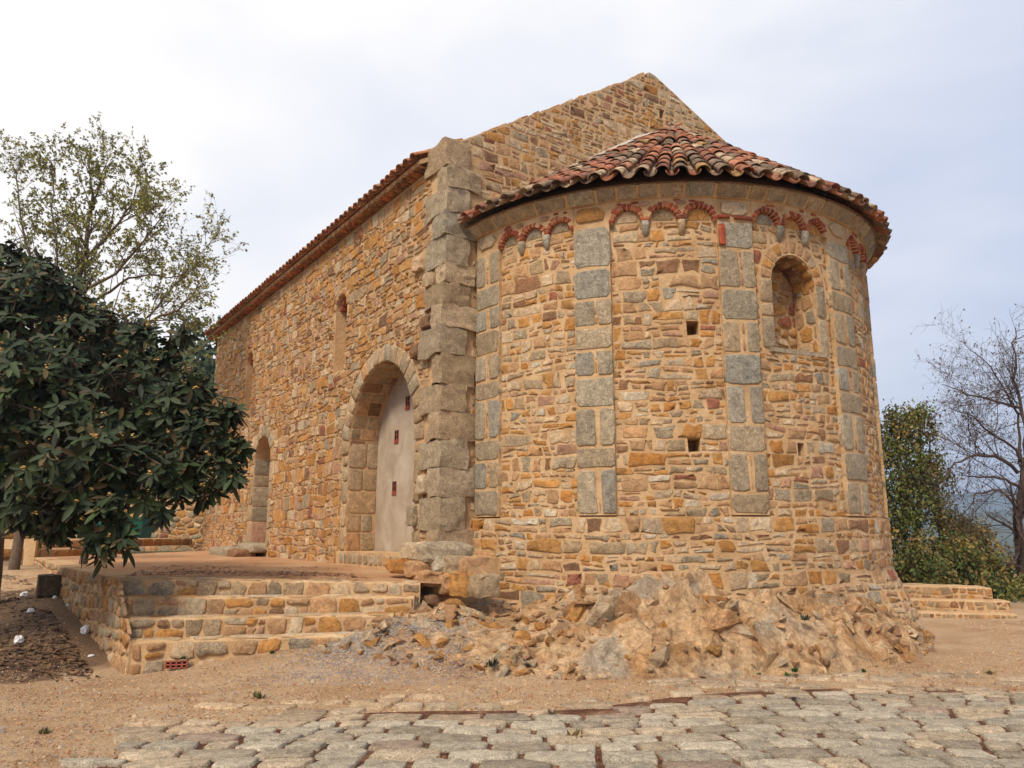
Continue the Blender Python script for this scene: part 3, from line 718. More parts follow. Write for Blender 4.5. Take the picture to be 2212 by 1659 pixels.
def lay_tiles(tl, parent, cap=300, name='roof_tile', tint=tile_tint, mat=None):
    it = sorted(((scr_area(v), v, f) for v, f in tl), key=lambda x: -x[0]); bag = Bag()
    for i, (a_, v, f) in enumerate(it):
        if i < cap and a_ > 0: mesh_obj(name, v, f, mat or M_TILE, parent, True, tint())
        else: bag.add(v, f, tint())
    bag.build(name + '_rest', mat or M_TILE, parent, True, 'stuff')
lay_tiles(tiles, aroof)
lay_tiles(pans, aroof, 60, 'channel_tile')
# lime flashing where the roof meets the gable, and the mortar cap at the peak
AW = CC + UP * (APEX.z + .10)
for sgn in (-1, 1):
    E0 = CC + V * (sgn * (RE - .05)) + UP * (ZE + .0); d = (AW - E0)
    v = []; n = 14
    for i in range(n + 1):
        P = E0 + d * (i / n); w = .10 + .34 * (i / n); j = rng.uniform(-.012, .012)
        v += [P + UP * (.23 + j) + EA * .0, P + UP * (.20 + j) + EA * .06, P + EA * (w * .6 + .06) + UP * (.10 + j), P - UP * .12]
    f = [[i * 4 + q, i * 4 + (q + 1) % 4, (i + 1) * 4 + (q + 1) % 4, (i + 1) * 4 + q] for i in range(n) for q in range(4)]
    fix(mesh_obj('flashing', v, f, M_FLASH, aroof, True))
v = [AW + UP * .17 - V * .12, AW + UP * .17 + V * .14, AW - V * .34, AW + V * .34, APEX - V * .16 + UP * .02, APEX + V * .18 + UP * .02, AW + UP * .02 + EA * .2]
bm = bmesh.new()
for q in v: bm.verts.new(q)
bmesh.ops.convex_hull(bm, input=bm.verts)
me = bpy.data.meshes.new('peak_cap'); c0 = AW.copy(); bmesh.ops.translate(bm, verts=bm.verts, vec=-c0); bm.to_mesh(me); bm.free(); me.materials.append(M_FLASH)
put(bpy.data.objects.new('peak_cap', me), aroof, c0)

# ---- gable wall
GZ = [(0.0, 7.66), (.35, 7.82), (4.62, 10.60), (4.78, 10.58), (8.75, 9.02)]
def gmap(a, b_, h): return K + V * a + UP * b_ + EA * h
def gtop(a):
    for (x0, z0), (x1, z1) in zip(GZ, GZ[1:]):
        if x0 <= a <= x1: return z0 + (z1 - z0) * (a - x0) / (x1 - x0)
    return 7.6
ol = [(0, -.3), (8.75, -.3)] + [(a, z) for a, z in reversed(GZ)]
gable = fix(mesh_obj('gable_wall', *prism(ol, lambda a, b_: gmap(a, b_, 0), lambda a, b_: gmap(a, b_, -.62)), M_MORTAR, church))
GH = (4.93, 9.78)
cut_holes(gable, [cutter([(GH[0] - .07, GH[1] - .11), (GH[0] + .07, GH[1] - .11), (GH[0] + .07, GH[1] + .11), (GH[0] - .07, GH[1] + .11)], K, V, EA, .3, .35)])
hps = []
for (x0, z0), (x1, z1) in ((GZ[0], GZ[1]), (GZ[1], GZ[2]), (GZ[3], GZ[4])):
    nx, ny = -(z1 - z0), (x1 - x0); l = math.hypot(nx, ny); nx /= l; ny /= l; hps.append((nx, ny, nx * x0 + ny * z0 - .015))
hps[0] = (0, 1, 10.6)
polys = coursed(.05, 8.7, 6.2, 10.6, (.08, .20), (.10, .46), .028, [('rect', GH[0] - .09, GH[0] + .09, GH[1] - .13, GH[1] + .13)], halfplanes=hps)
polys = [p for p in polys if cen(p)[0] > .55 or cen(p)[1] > 7.5]
polys += [p for p in masonry(.5, 1.0, 1.2, 6.2, (.1, .2), (.15, .3), .04)]
lay(polys, gmap, gable, M_STONE, P_GABLE, hfun=lambda: rng.uniform(.003, .015), rough=.10, cut=.06)
# rough coping stones laid along the gable's two slopes
cp = Bag(); 
for (x0, z0), (x1, z1) in ((GZ[0], GZ[1]), (GZ[1], GZ[2]), (GZ[3], GZ[4])):
    ln = math.hypot(x1 - x0, z1 - z0); dx, dz = (x1 - x0) / ln, (z1 - z0) / ln; s = 0
    while s < ln - .05:
        w = min(rng.uniform(.12, .34), ln - s); pl = [(s + .01, .02), (s + w - .01, .02), (s + w - .01, .58), (s + .01, .58)]
        vv_, ff_, ee_ = stone_geo(pl, lambda a, b_, h: K + V * (x0 + dx * a - dz * h) + UP * (z0 + dz * a + dx * h) - EA * b_, rng.uniform(.015, .045), cut=.1, rough=.03)
        mesh_obj('coping_stone', vv_, ff_, M_STONE, gable, True, pick(P_GABLE)); s += w

# ---- nave wall
NL, NZT = 14.35, 7.42
def nmap(a, b_, h): return K + U * a + UP * b_ - V * h
nave = fix(mesh_obj('nave_wall', *prism([(.0, -.2), (NL, -.2), (NL, NZT), (.0, NZT)], lambda a, b_: nmap(a, b_, -.003), lambda a, b_: nmap(a, b_, -.80)), M_MORTAR, church))
BX0, BX1, BZ0, BZS, BRI = .86, 3.56, 1.12, 2.92, 1.52
DX0, DX1, DZ0, DZS, DRI = 8.25, 9.58, 1.10, 3.15, .66
WNS = [(3.92, 4.50, 4.62, 5.92, .29), (10.25, 10.83, 4.62, 5.95, .29)]
NH = [(5.42, 5.81, .10, .17), (2.98, 5.76, .06, .10), (5.16, 2.80, .08, .13), (.86, 5.87, .07, .10), (7.4, 5.3, .07, .12), (8.6, 4.3, .06, .1), (5.3, 4.3, .06, .09)]
cut = [cutter(arch_outline(BX0, BX1, BZ0, BZS, BRI, 22), K, U, -V, .3, .62), cutter(arch_outline(DX0, DX1, DZ0, DZS, DRI), K, U, -V, .3, .55)]
cut += [cutter(arch_outline(x0, x1, z0, zs_, ri, 8), K, U, -V, .3, .26) for x0, x1, z0, zs_, ri in WNS]
cut += [cutter([(x - w, z - h), (x + w, z - h), (x + w, z + h), (x - w, z + h)], K, U, -V, .3, .4) for x, z, w, h in NH]
cut_holes(nave, cut)
bc = (BX0 + BX1) / 2; dc = (DX0 + DX1) / 2
ex = [('rect', BX0 - .26, BX1 + .26, .9, BZS), ('circ', bc, BZS + .12, 1.69), ('rect', DX0 - .22, DX1 + .22, .9, DZS), ('circ', dc, DZS, .90)]
ex += [('rect', x0 - .02, x1 + .02, z0 - .02, zs_) for x0, x1, z0, zs_, ri in WNS] + [('circ', (x0 + x1) / 2, zs_, .42) for x0, x1, z0, zs_, ri in WNS]
ex += [('rect', x - w - .02, x + w + .02, z - h - .02, z + h + .02) for x, z, w, h in NH]
polys = coursed(.45, NL - .02, .85, NZT - .05, (.11, .27), (.12, .50), .020, ex)
lay(polys, nmap, nave, M_STONE, P_NAVE, hfun=lambda: rng.uniform(.006, .032), rough=.09, smooth=False, cut=.06)

# big walled-up arch
arch = empty('walled_up_arch', nmap(bc, BZ0, 0), parent=church, label='tall round arch closed by a grey plastered wall')
def ring(cx, zs_, hw, ri, n, w0, w1, g0=0, g1=math.pi):
    o_ = []
    for i in range(n):
        a0_, a1_ = g0 + (g1 - g0) * (i + .04) / n, g0 + (g1 - g0) * (i + .96) / n
        q = lambda g, r: (cx + (hw + r) * math.cos(g), zs_ + (ri + r) * math.sin(g)); wo = rng.uniform(w0, w1)
        am = (a0_ + a1_) / 2
        o_.append([q(a0_, .0), q(a0_, wo), q(am, wo), q(a1_, wo), q(a1_, .0), q(am, 0)])
    return o_
P_DRS = dict(grey=3, olive=4, quoin=4, tan=.6)
def dress(p): c = pick(P_DRS); return (c[0] * 1.1, c[1] * 1.05, c[2], .7)
lay(ring(bc, BZS, 1.35, BRI, 19, .26, .33), nmap, arch, M_GRAN, dress, name='voussoir', hfun=lambda: rng.uniform(.02, .035), sink=.06, cut=.03, rough=.004, dome=.1, nmax=12)
jb = []
for s in (0, 1):
    z = BZ0 + .06
    while z < BZS - .1:
        h = min(rng.uniform(.28, .5), BZS - z); w = rng.uniform(.16, .3)
        x0, x1 = (BX0 - w, BX0) if s == 0 else (BX1, BX1 + w)
        jb.append([(x0, z), (x1, z), (x1, z + h - .03), (x0, z + h - .03)]); z += h
lay(jb, nmap, arch, M_GRAN, dress, name='jamb_stone', hfun=lambda: rng.uniform(.015, .04), sink=.02, cut=.12, rough=.03, dome=.15)
jb = []; z = BZ0 + .05
while z < BZS + .05:
    h = rng.uniform(.26, .52); x = .01
    while x < .58:
        w = rng.choice([.29, .58, .22, .36]); w = min(w, .60 - x)
        if w > .1: jb.append([(x + .008, z), (x + w - .008, z), (x + w - .008, z + h - .02), (x + .008, z + h - .02)])
        x += w
    z += h
lay(jb, lambda a, b_, h: K + U * (BX1 - h) + V * (a) + UP * b_, arch, M_GRAN, dress, name='reveal_stone', hfun=lambda: rng.uniform(.006, .03), cut=.1, rough=.02, dome=.1)
sof = []
g = .06
while g < math.pi - .12:
    dg = rng.uniform(.13, .2); x = .01
    while x < .58:
        w = min(rng.uniform(.18, .4), .6 - x)
        if w > .08: sof.append([(x + .008, g), (x + w - .008, g), (x + w - .008, g + dg - .012), (x + .008, g + dg - .012)])
        x += w
    g += dg
def bs(a, b_, h): return K + U * (bc + (1.35 - h) * math.cos(b_)) + V * a + UP * (BZS + (BRI - h) * math.sin(b_))
lay(sof, bs, arch, M_GRAN, lambda p: pick(dict(brown=2, olive=3, quoin=3, tan=1)), name='soffit_stone', hfun=lambda: rng.uniform(.006, .02), cut=.06, rough=.01, dome=.1)
PD = .585
vo = [(BX0 + .002, BZ0), (BX1 - .002, BZ0)] + [(bc + (1.348) * math.cos(math.pi * i / 22), BZS + (BRI - .002) * math.sin(math.pi * i / 22)) for i in range(23)]
plas = fix(mesh_obj('plaster_infill', *prism(vo, lambda a, b_: nmap(a, b_, -PD), lambda a, b_: nmap(a, b_, -.618)), M_PLASTER, arch))
def on_plane(px, py, d):
    r = ray(px, py); n = V; t_ = ((K + V * d).dot(n)) / (r[0] * n.x + r[1] * n.y); Pq = Vector((r[0] * t_, r[1] * t_, CAMZ + r[2] * t_)); return (Pq - K).dot(U), Pq.z
for (px, py) in ((881, 871), (857, 944), (852, 1055)):
    a, z = on_plane(px, py, PD); w, h = .085, .125
    fm2 = lambda x, y, d: nmap(a + x, z + y, -PD + d)
    # hollow brick set on end: thin red webs over a flat sheet, cell shade painted near-black
    mesh_obj('vent_shade_sheet', [fm2(-w, -h, .004), fm2(w, -h, .004), fm2(w, h, .004), fm2(-w, h, .004)], [[0, 1, 2, 3]], M_DARK, arch)
    for (x0, x1, y0, y1) in ((-w, w, -h, -h * .35), (-.008, .008, -h, h), (-w, w, h * .28, h * .36), (-w, -w + .012, -h, h)):
        vv_ = [fm2(x, y, d) for d in (.005, .012) for x, y in ((x0, y0), (x1, y0), (x1, y1), (x0, y1))]
        mesh_obj('vent_brick', vv_, [[4, 5, 6, 7], [0, 1, 5, 4], [1, 2, 6, 5], [2, 3, 7, 6], [3, 0, 4, 7]], M_BRICK, arch, tint=(.30, .06, .04, 0))
# threshold ledge below the arch
led = fix(mesh_obj('ledge', *prism([(BX0 - .05, .85), (BX1 + .08, .85), (BX1 + .08, 1.16), (BX0 - .05, 1.16)], lambda a, b_: nmap(a, b_, .13), lambda a, b_: nmap(a, b_, -.55)), M_MORTAR, arch))
lb = []; x = BX0
while x < BX1 - .1:
    w = rng.uniform(.16, .24); lb.append([(x + .02, .96), (x + w - .02, .96), (x + w - .02, 1.13), (x + .02, 1.13)]); x += w
lay(lb, lambda a, b_, h: nmap(a, b_, .13 + h), led, M_GRAN, dict(grey=3, olive=2, tan=1), hfun=lambda: .012, cut=.2, rough=.04)

# narrow side door
door = empty('narrow_doorway', nmap(dc, DZ0, 0), parent=church, label='narrow round-headed doorway set deep in the wall')
lay(ring(dc, DZS, .665, DRI, 7, .24, .30), nmap, door, M_GRAN, dress, name='voussoir', hfun=lambda: .02, sink=.04, cut=.03, rough=.004, dome=.1)
jb = []
for s in (0, 1):
    z = DZ0 + .1
    while z < DZS - .05:
        h = min(rng.uniform(.35, .75), DZS - z); w = rng.uniform(.16, .3)
        x0, x1 = (DX0 - w, DX0) if s == 0 else (DX1, DX1 + w)
        jb.append([(x0, z), (x1, z), (x1, z + h - .025), (x0, z + h - .025)]); z += h
lay(jb, nmap, door, M_GRAN, dress, name='jamb_stone', hfun=lambda: .02, sink=.02, cut=.08, rough=.02, dome=.1)
jb = []; z = DZ0 + .05
for h in (.62, .36, .5, .28, .42):
    jb.append([(.01, z), (.53, z), (.53, z + h - .02), (.01, z + h - .02)]); z += h
lay(jb, lambda a, b_, h: K + U * (DX1 - h) + V * a + UP * b_, door, M_GRAN, lambda p: pick(dict(grey=3, olive=2, pink=1)), name='reveal_stone', hfun=lambda: .015, cut=.06, rough=.01, dome=.05)
vo = [(DX0 + .002, DZ0), (DX1 - .002, DZ0)] + [(dc + .663 * math.cos(math.pi * i / 14), DZS + (DRI - .002) * math.sin(math.pi * i / 14)) for i in range(15)]
fix(mesh_obj('door_leaf', *prism(vo, lambda a, b_: nmap(a, b_, -.5), lambda a, b_: nmap(a, b_, -.548)), simple('weathered_door', (.17, .12, .11), .8, .3, 5), door))
def rough_box(name, P, ax, ay, az, sx, sy, sz, mat, parent, tint, seed=0, rnd=.25, amp=.03, n=5, label=None):
    """rounded, slightly irregular block centred at P"""
    bm = bmesh.new(); bmesh.ops.create_cube(bm, size=2); bmesh.ops.subdivide_edges(bm, edges=bm.edges, cuts=n, use_grid_fill=True)
    for w in bm.verts:
        c = w.co.copy(); l = (abs(c.x) ** 6 + abs(c.y) ** 6 + abs(c.z) ** 6) ** (1 / 6); c = c.lerp(c / max(l, 1e-6), min(1, rnd * 3)); c = c.lerp(c.normalized() * 1.15, rnd * .35)
        d = mnoise.noise_vector(c * 1.3 + Vector((seed * 3.7, seed * 1.3, seed))) * amp + mnoise.noise_vector(c * 4.1 + Vector((seed * 1.7, seed * 2.3, seed))) * amp * .28
        w.co = P + ax * (c.x * sx / 2 + d.x) + ay * (c.y * sy / 2 + d.y) + az * (c.z * sz / 2 + d.z)
    bmesh.ops.recalc_face_normals(bm, faces=bm.faces)
    vs_ = [w.co.copy() for w in bm.verts]; fs = [[w.index for w in f_.verts] for f_ in bm.faces]; bm.free()
    o = mesh_obj(name, vs_, fs, mat, parent, True, tint, label=label); o.data.set_sharp_from_angle(angle=R(24)); return o
rough_box('sill_block', nmap(8.75, 1.13, .12), U, -V, UP, 1.25, .5, .22, M_GRAN, door, PAL['grey'], 1)
rough_box('step_block', nmap(10.0, 1.02, .42), U, -V, UP, 1.7, .5, .26, M_GRAN, door, PAL['grey'], 2, label='lower rough granite step')
rough_box('step_block', nmap(8.7, 1.0, .42), U, -V, UP, .8, .5, .22, M_GRAN, door, PAL['brown'], 3)

# slit windows
for x0, x1, z0, zs_, ri in WNS:
    sw = empty('slit_window', nmap((x0 + x1) / 2, z0, 0), parent=church, label='narrow blocked slit window')
    mp_ = masonry(x0 + .01, x1 - .01, z0, zs_ + .2, (.14, .3), (.4, .6), .03, 1.4, .2, 0, ())
    lay(mp_, lambda a, b_, h: nmap(a, b_, -.25 + h), sw, M_STONE, dict(ochre=4, amber=2, tan=3, brown=1), hfun=lambda: rng.uniform(.01, .05), cut=.1)
    lay(ring((x0 + x1) / 2, zs_, (x1 - x0) / 2, ri, 7, .09, .13), nmap, sw, M_STONE, dict(ochre=2, tan=3), name='voussoir', hfun=lambda: .02, cut=.06, rough=.01)
    lay(ring((x0 + x1) / 2, zs_, (x1 - x0) / 2 - .09, ri - .09, 6, .07, .085), lambda a, b_, h: nmap(a, b_, -.10 + h), sw, M_BRICK, lambda p: brick_tint(), name='brick', hfun=lambda: .02, cut=.06, rough=.01, sink=.08)

# ---- corner quoins: big rough granite blocks, some broken proud of the wall
quo = empty('corner_quoins', K + UP * 1, parent=church, label='rough granite quoins at the corner, several broken and proud')
z = 1.18; i = 0
while z < 7.70:
    h = rng.uniform(.30, .48)
    if 7.72 - z < .5: h = 7.72 - z
    long_s = i % 2
    ls = (.62 if long_s else .30) * rng.uniform(.8, 1.15); lw = (.44 if long_s else .60) * rng.uniform(.85, 1.05)
    pr = rng.uniform(.015, .045) + (.06 * max(0, 1 - abs(z - 3.6) / 2.6)) * rng.random()
    cc_ = K + U * (ls / 2 - .04) + V * (lw / 2 - pr) + UP * (z + h / 2)
    rough_box('granite_block', cc_, U, V, UP, ls + .05, lw + pr, h + .01, M_GRAN, quo, pick(P_QUOIN), i + 10, .05, .04)
    if rng.random() < .5 and z < 6: rough_box('granite_block', K + U * (ls + .18) - V * .01 + UP * (z + h * .45), U, V, UP, .26, .2, h * rng.uniform(.45, .8), M_STONE, quo, pick(P_NAVE), i + 40, .25, .03)
    z += h; i += 1
# foundation blocks below the corner
for k_, (px, py, D, sx, sy, sz, tn) in enumerate([(955, 1193, 10.85, .72, .5, .26, 'grey'), (900, 1190, 10.9, .3, .4, .22, 'pale'), (868, 1222, 10.9, .34, .3, .18, 'amber'), (912, 1228, 10.75, .42, .3, .2, 'tan'), (948, 1222, 10.7, .26, .3, .22, 'cream'), (985, 1222, 10.6, .34, .3, .26, 'olive'), (1020, 1228, 10.5, .34, .3, .3, 'tan'), (990, 1262, 10.45, .3, .3, .3, 'ochre'), (1040, 1265, 10.35, .32, .4, .28, 'olive'), (965, 1262, 10.5, .2, .3, .25, 'tan'), (925, 1250, 10.6, .3, .3, .2, 'tan')]):
    rough_box('foundation_stone', atD(px, py, D), (V * .6 + Vector((1, 0, 0)) * .4).normalized(), EA, UP, sx, sy, sz, M_GRAN if PAL[tn][3] > .5 else M_STONE, quo, PAL[tn], k_ + 70, .22, .04)
rough_box('foundation_core', K + EA * .05 + V * .55 + UP * .55, V, EA, UP, 2.0, 1.1, 1.25, M_MORTAR, quo, PAL['tan'], 99, .1, .06)

# ---- nave roof: slab, eave tiles
SL = .56; ER = -.30
def rmap(a, w, h): return K + U * a + V * w + UP * (NZT + .06 + (w - ER) * SL + h)
nroof = fix(mesh_obj('nave_roof', *prism([(.55, ER + .1), (NL + .25, ER + .1), (NL + .25, 4.6), (.55, 4.6)], lambda a, b_: rmap(a, b_, 0), lambda a, b_: rmap(a, b_, -.08)), M_MORTAR, church))
fix(mesh_obj('far_roof_slope', *prism([(.55, 4.6), (NL + .25, 4.6), (NL + .25, 9.0), (.55, 9.0)], lambda a, b_: K + U * a + V * b_ + UP * (NZT + .06 + (4.6 - ER) * SL - (b_ - 4.6) * .42), lambda a, b_: K + U * a + V * b_ + UP * (NZT - .02 + (4.6 - ER) * SL - (b_ - 4.6) * .42)), M_TILE, nroof, tint=(.4, .15, .09, 0)))
tl = []; pn = []; a = .62; dsl = (V + UP * SL).normalized(); nn = (-V * SL + UP).normalized(); us = []
while a < NL + .3:
    for r_ in range(3):
        tl.append(tile_geo(rmap(a + rng.uniform(-.015, .015), ER + r_ * .3 - rng.uniform(0, .03), .075 + rng.uniform(0, .01)), (dsl - nn * .03).normalized(), nn, .095, .078, .46))
    pn.append(tile_geo(rmap(a + .115, ER + .0, .10), dsl, nn, .09, .08, .46, False))
    us.append(tile_geo(K + U * (a + .05) + V * (ER + .09) + UP * (NZT - .0), V, UP, .085, .085, .3, True))
    a += .232
def ntint(): c = tile_tint(); return (c[0] * .55 + .24, c[1] * .55 + .075, c[2] * .5 + .025, 0)
lay_tiles(tl, nroof, tint=ntint); lay_tiles(pn, nroof, name='channel_tile', tint=ntint); lay_tiles(us, nroof, name='eave_tile', tint=lambda: (.48 * rng.uniform(.8, 1.2), .19, .07, 0))
# north and west walls that close the nave
fix(mesh_obj('north_wall', *prism([(.7, -.2), (NL, -.2), (NL, 8.4), (.7, 8.4)], lambda a, b_: K + U * a + V * 8.7 + UP * b_, lambda a, b_: K + U * a + V * 8.0 + UP * b_), M_MORTAR, church))
fix(mesh_obj('west_wall', *prism([(.81, -.2), (7.99, -.2), (7.99, 8.4), (4.6, 9.9), (.81, 7.5)], lambda a, b_: K + U * (NL - .01) + V * a + UP * b_, lambda a, b_: K + U * (NL - .6) + V * a + UP * b_), M_MORTAR, church))

# ================================================================== TERRACE AND STEPS
STEPS = [((265, 1248), (908, 1258), 10.0, 10.3), ((270, 1290), (895, 1288), 9.75, 10.06), ((278, 1336), (850, 1326), 9.5, 9.82), ((285, 1385), (800, 1369), 9.25, 9.55)]
ST = [(atD(*l, dl), atD(*r, dr)) for l, r, dl, dr in STEPS]
WFAR = atz(130, 1222, .94); UPL = Vector((-10.6, 17.7, .94)); UPR = Vector((-9.2, 23.5, .94))
tp = [ST[0][0] + Vector((.02, .02, -.01)), ST[0][1] + Vector((0, .02, -.01)), ST[0][1] + Vector((.5, .2, -.05)), K + UP * .9 + V * .4, K + U * 4 + UP * .93 + V * .4, K + U * 8 + UP * .94 + V * .4, K + U * NL + UP * .95 + V * .4, UPR + UP * .01, UPL + UP * .01, WFAR + Vector((.05, .05, 0))]
bm = bmesh.new(); vs_ = [bm.verts.new(p) for p in tp]; bm.faces.new(vs_); bmesh.ops.triangulate(bm, faces=bm.faces)
for _ in range(5): bmesh.ops.subdivide_edges(bm, edges=[e for e in bm.edges if e.calc_length() > .35], cuts=1); bmesh.ops.triangulate(bm, faces=bm.faces)
for w in bm.verts: w.co.z += .018 * mnoise.noise(w.co * 1.3)
bmesh.ops.recalc_face_normals(bm, faces=bm.faces)
me = bpy.data.meshes.new('terrace_ground'); bm.to_mesh(me); bm.free(); me.materials.append(M_TERR)
me.polygons.foreach_set('use_smooth', [True] * len(me.polygons))
tg = bpy.data.objects.new('terrace_ground', me); put(tg, None, (0, 0, 0)); tag(tg, kind='structure')

P_STEP = dict(tan=7, ochre=2.2, pale=4, olive=2.2, grey=1.6, quoin=2, pink=1, amber=.5, red=.25, brown=.5)
steps = empty('stone_steps', ST[3][0] + Vector((1.5, 0, -.4)), 'broad flight of four rubble stone steps up to the terrace, left of the apse', 'steps')
def bar(L0, R0_, htop, hbot, depth, name, mat, parent):
    d = (R0_ - L0); n = 24; v = []; back = Vector((-d.y, d.x, 0)).normalized() * depth
    for i in range(n + 1):
        p = L0 + d * (i / n); e = .012 * mnoise.noise(p * 2.1); wz = .012 * mnoise.noise(p * 3.3 + Vector((5, 1, 2)))
        v += [p + UP * (htop + wz - .03) - back.normalized() * e, p + UP * (htop + wz) + back.normalized() * .03, p + UP * (htop + wz) + back, p + UP * hbot + back, p + UP * hbot]
    f = [[i * 5 + j, (i + 1) * 5 + j, (i + 1) * 5 + (j + 1) % 5, i * 5 + (j + 1) % 5] for i in range(n) for j in range(5)] + [[0, 1, 2, 3, 4], [n * 5 + 4 - j for j in range(5)]]
    return fix(mesh_obj(name, v, f, mat, parent, False))
M_CAP = M_MORTAR
for k, (l, r) in enumerate(ST):
    hb = -.30 if k < 3 else -.55
    sb = bar(l, r, 0, hb, .34 if k else .30, 'step', M_CAP, steps)
    d = (r - l); ln = d.length; dn = d.normalized(); out_n = Vector((dn.y, -dn.x, 0)).normalized()
    hh = .235 if k < 3 else .38
    pl = coursed(.0, ln, -hh, -.008, (.14, .24), (.18, .5), .024, small=.35)
    if k < 3: pl = coursed(.0, ln, -hh, -.008, (.20, .235), (.14, .50), .022, wobble=.15, small=.4)
    lay(pl, lambda a, b_, h: l + dn * a + UP * b_ + out_n * h, sb, M_STONE, P_STEP, hfun=lambda: rng.uniform(.012, .035), rough=.045, cut=.18)
    # uneven flat stones showing in the treads
    pl = masonry(.0, ln, .015, .22, (.18, .21), (.25, .6), .05, 1.4, .2, 0, ())
    lay(pl, lambda a, b_, h: l + dn * a - out_n * b_ + UP * h, sb, M_STONE, dict(pale=5, tan=5, ochre=1, cream=1), name='tread_stone', hfun=lambda: rng.uniform(.006, .014), rough=.05, cut=.18, dome=.1)
# hollow brick built into the lowest riser
l, r = ST[3]; dn = (r - l).normalized(); on = Vector((dn.y, -dn.x, 0))
c0 = atD(384, 1434, 9.25); hb_ = empty('hollow_brick', c0, parent=steps, label='red hollow brick with eight square cells, on end in the lowest step')
bw, bh = .125, .042
fq = lambda x, y, d: c0 + dn * x + UP * y + on * (.03 + d)
mesh_obj('brick_shade_sheet', [fq(-bw, -bh, 0), fq(bw, -bh, 0), fq(bw, bh, 0), fq(-bw, bh, 0)], [[0, 1, 2, 3]], M_DARK, hb_)  # no real hollow: flat sheet with the shade of the cells painted on
webs = Bag()
for x0, x1, y0, y1 in [(-bw, bw, -bh, -bh + .012), (-bw, bw, -.006, .006), (-bw, bw, bh - .012, bh)] + [(x - .007, x + .007, -bh, bh) for x in (-bw + .007, -bw / 2, 0, bw / 2, bw - .007)]:
    webs.add([fq(x, y, d) for d in (.001, .03) for x, y in ((x0, y0), (x1, y0), (x1, y1), (x0, y1))], [[4, 5, 6, 7], [0, 1, 5, 4], [1, 2, 6, 5], [2, 3, 7, 6], [3, 0, 4, 7]], (.36, .10, .06, 0))
webs.build('brick_webs', M_BRICK, hb_, kind='stuff')
# retaining wall along the terrace's left side
A0 = WFAR.copy(); A1 = ST[3][0].copy(); A0.z = 0; A1.z = 0; dv = (A1 - A0); ln = dv.length; dn = dv.normalized(); on = Vector((dn.y, -dn.x, 0))
if on.x > 0: on = -on
sxs = [(p[0] - A0).dot(dn) for p in ST]
ol = [(0, .1), (ln, -.5), (ln, ST[3][0].z)]
for k in (3, 2, 1):
    ol += [(sxs[k - 1] + .0, ST[k][0].z), (sxs[k - 1] + .0, ST[k - 1][0].z)]
ol += [(0, .94)]
wl_ = fix(mesh_obj('retaining_wall', *prism(ol, lambda a, b_: A0 + dn * a + UP * b_ + on * .02, lambda a, b_: A0 + dn * a + UP * b_ - on * .28), M_MORTAR))
tag(wl_, 'low rubble retaining wall along the left side of the terrace, running up from the steps', 'wall')
pl = masonry(0, ln - .01, -.15, .93, (.12, .26), (.16, .42), .035, 1.3, .35, .25, (), halfplanes=[((ST[0][0].z - ST[3][0].z) / (ln - sxs[0]) / 1.2, 1 / 1.2, (((ST[0][0].z - ST[3][0].z) / (ln - sxs[0])) * (sxs[0] + .12) + ST[0][0].z) / 1.2)])
lay(pl, lambda a, b_, h: A0 + dn * a + UP * b_ + on * (.02 + h), wl_, M_STONE, P_STEP, hfun=lambda: rng.uniform(.015, .04))
# upper platform kerbs at the far end of the terrace
up = empty('upper_platform_steps', UPL, 'two long low stone steps closing the far end of the terrace', 'steps')
dn = (UPR - UPL).normalized(); on = Vector((dn.y, -dn.x, 0)); ln = (UPR - UPL).length
for k, (off, z0, z1, l2) in enumerate([(0, .90, 1.13, 2.6), (.45, 1.12, 1.33, ln)]):
    bb = bar(UPL - on * off + UP * 0, UPL - on * off + dn * l2, z1 - .94, z0 - .94, .8 if k else .46, 'step', M_CAP, up)
    lay(masonry(0, l2, z0 - .94, z1 - .94 - .02, (.18, .21), (.3, .7), .03, 1.2, .2, 0, ()), lambda a, b_, h: UPL - on * off + dn * a + UP * b_ + on * h, bb, M_STONE, dict(amber=3, brown=3, ochre=3, tan=2), hfun=lambda: .02)
cap_ = fix(mesh_obj('end_pier', *prism([(0, .4), (.24, .4), (.24, 1.36), (0, 1.36)], lambda a, b_: UPL + Vector((a - .22, -.25, b_ - .94)), lambda a, b_: UPL + Vector((a - .32, .35, b_ - .94))), M_MORTAR, up))
e1 = UPL + Vector((0, -.2, 0)); e0 = WFAR.copy()
lw = fix(mesh_obj('link_wall', *prism([(0, -.5), (1, -.5), (1, .01), (0, .01)], lambda a, b_: e0.lerp(e1, a) + UP * b_, lambda a, b_: e0.lerp(e1, a) + UP * b_ + Vector((.35, .1, 0))), M_MORTAR))
tag(lw, 'short low wall linking the retaining wall to the upper steps', 'wall')
dd = (e1 - e0); lnn = dd.length; dd = dd.normalized(); on = Vector((dd.y, -dd.x, 0)); on = on if on.y < 0 or on.x < 0 else -on
lay(masonry(0, lnn, -.4, 0, (.12, .2), (.2, .4), .035), lambda a, b_, h: e0 + dd * a + UP * b_ + on * h, lw, M_STONE, P_STEP, hfun=lambda: .025)
# dark stone block lying at the foot of the retaining wall
bp = atD(110, 1253, 13.0)
tag(rough_box('stone_block', bp - UP * .08, V, EA, UP, .38, .36, .34, M_STONE, None, (.10, .08, .055, .3), 55, .1, .02), 'dark square stone block at the foot of the retaining wall', 'block')
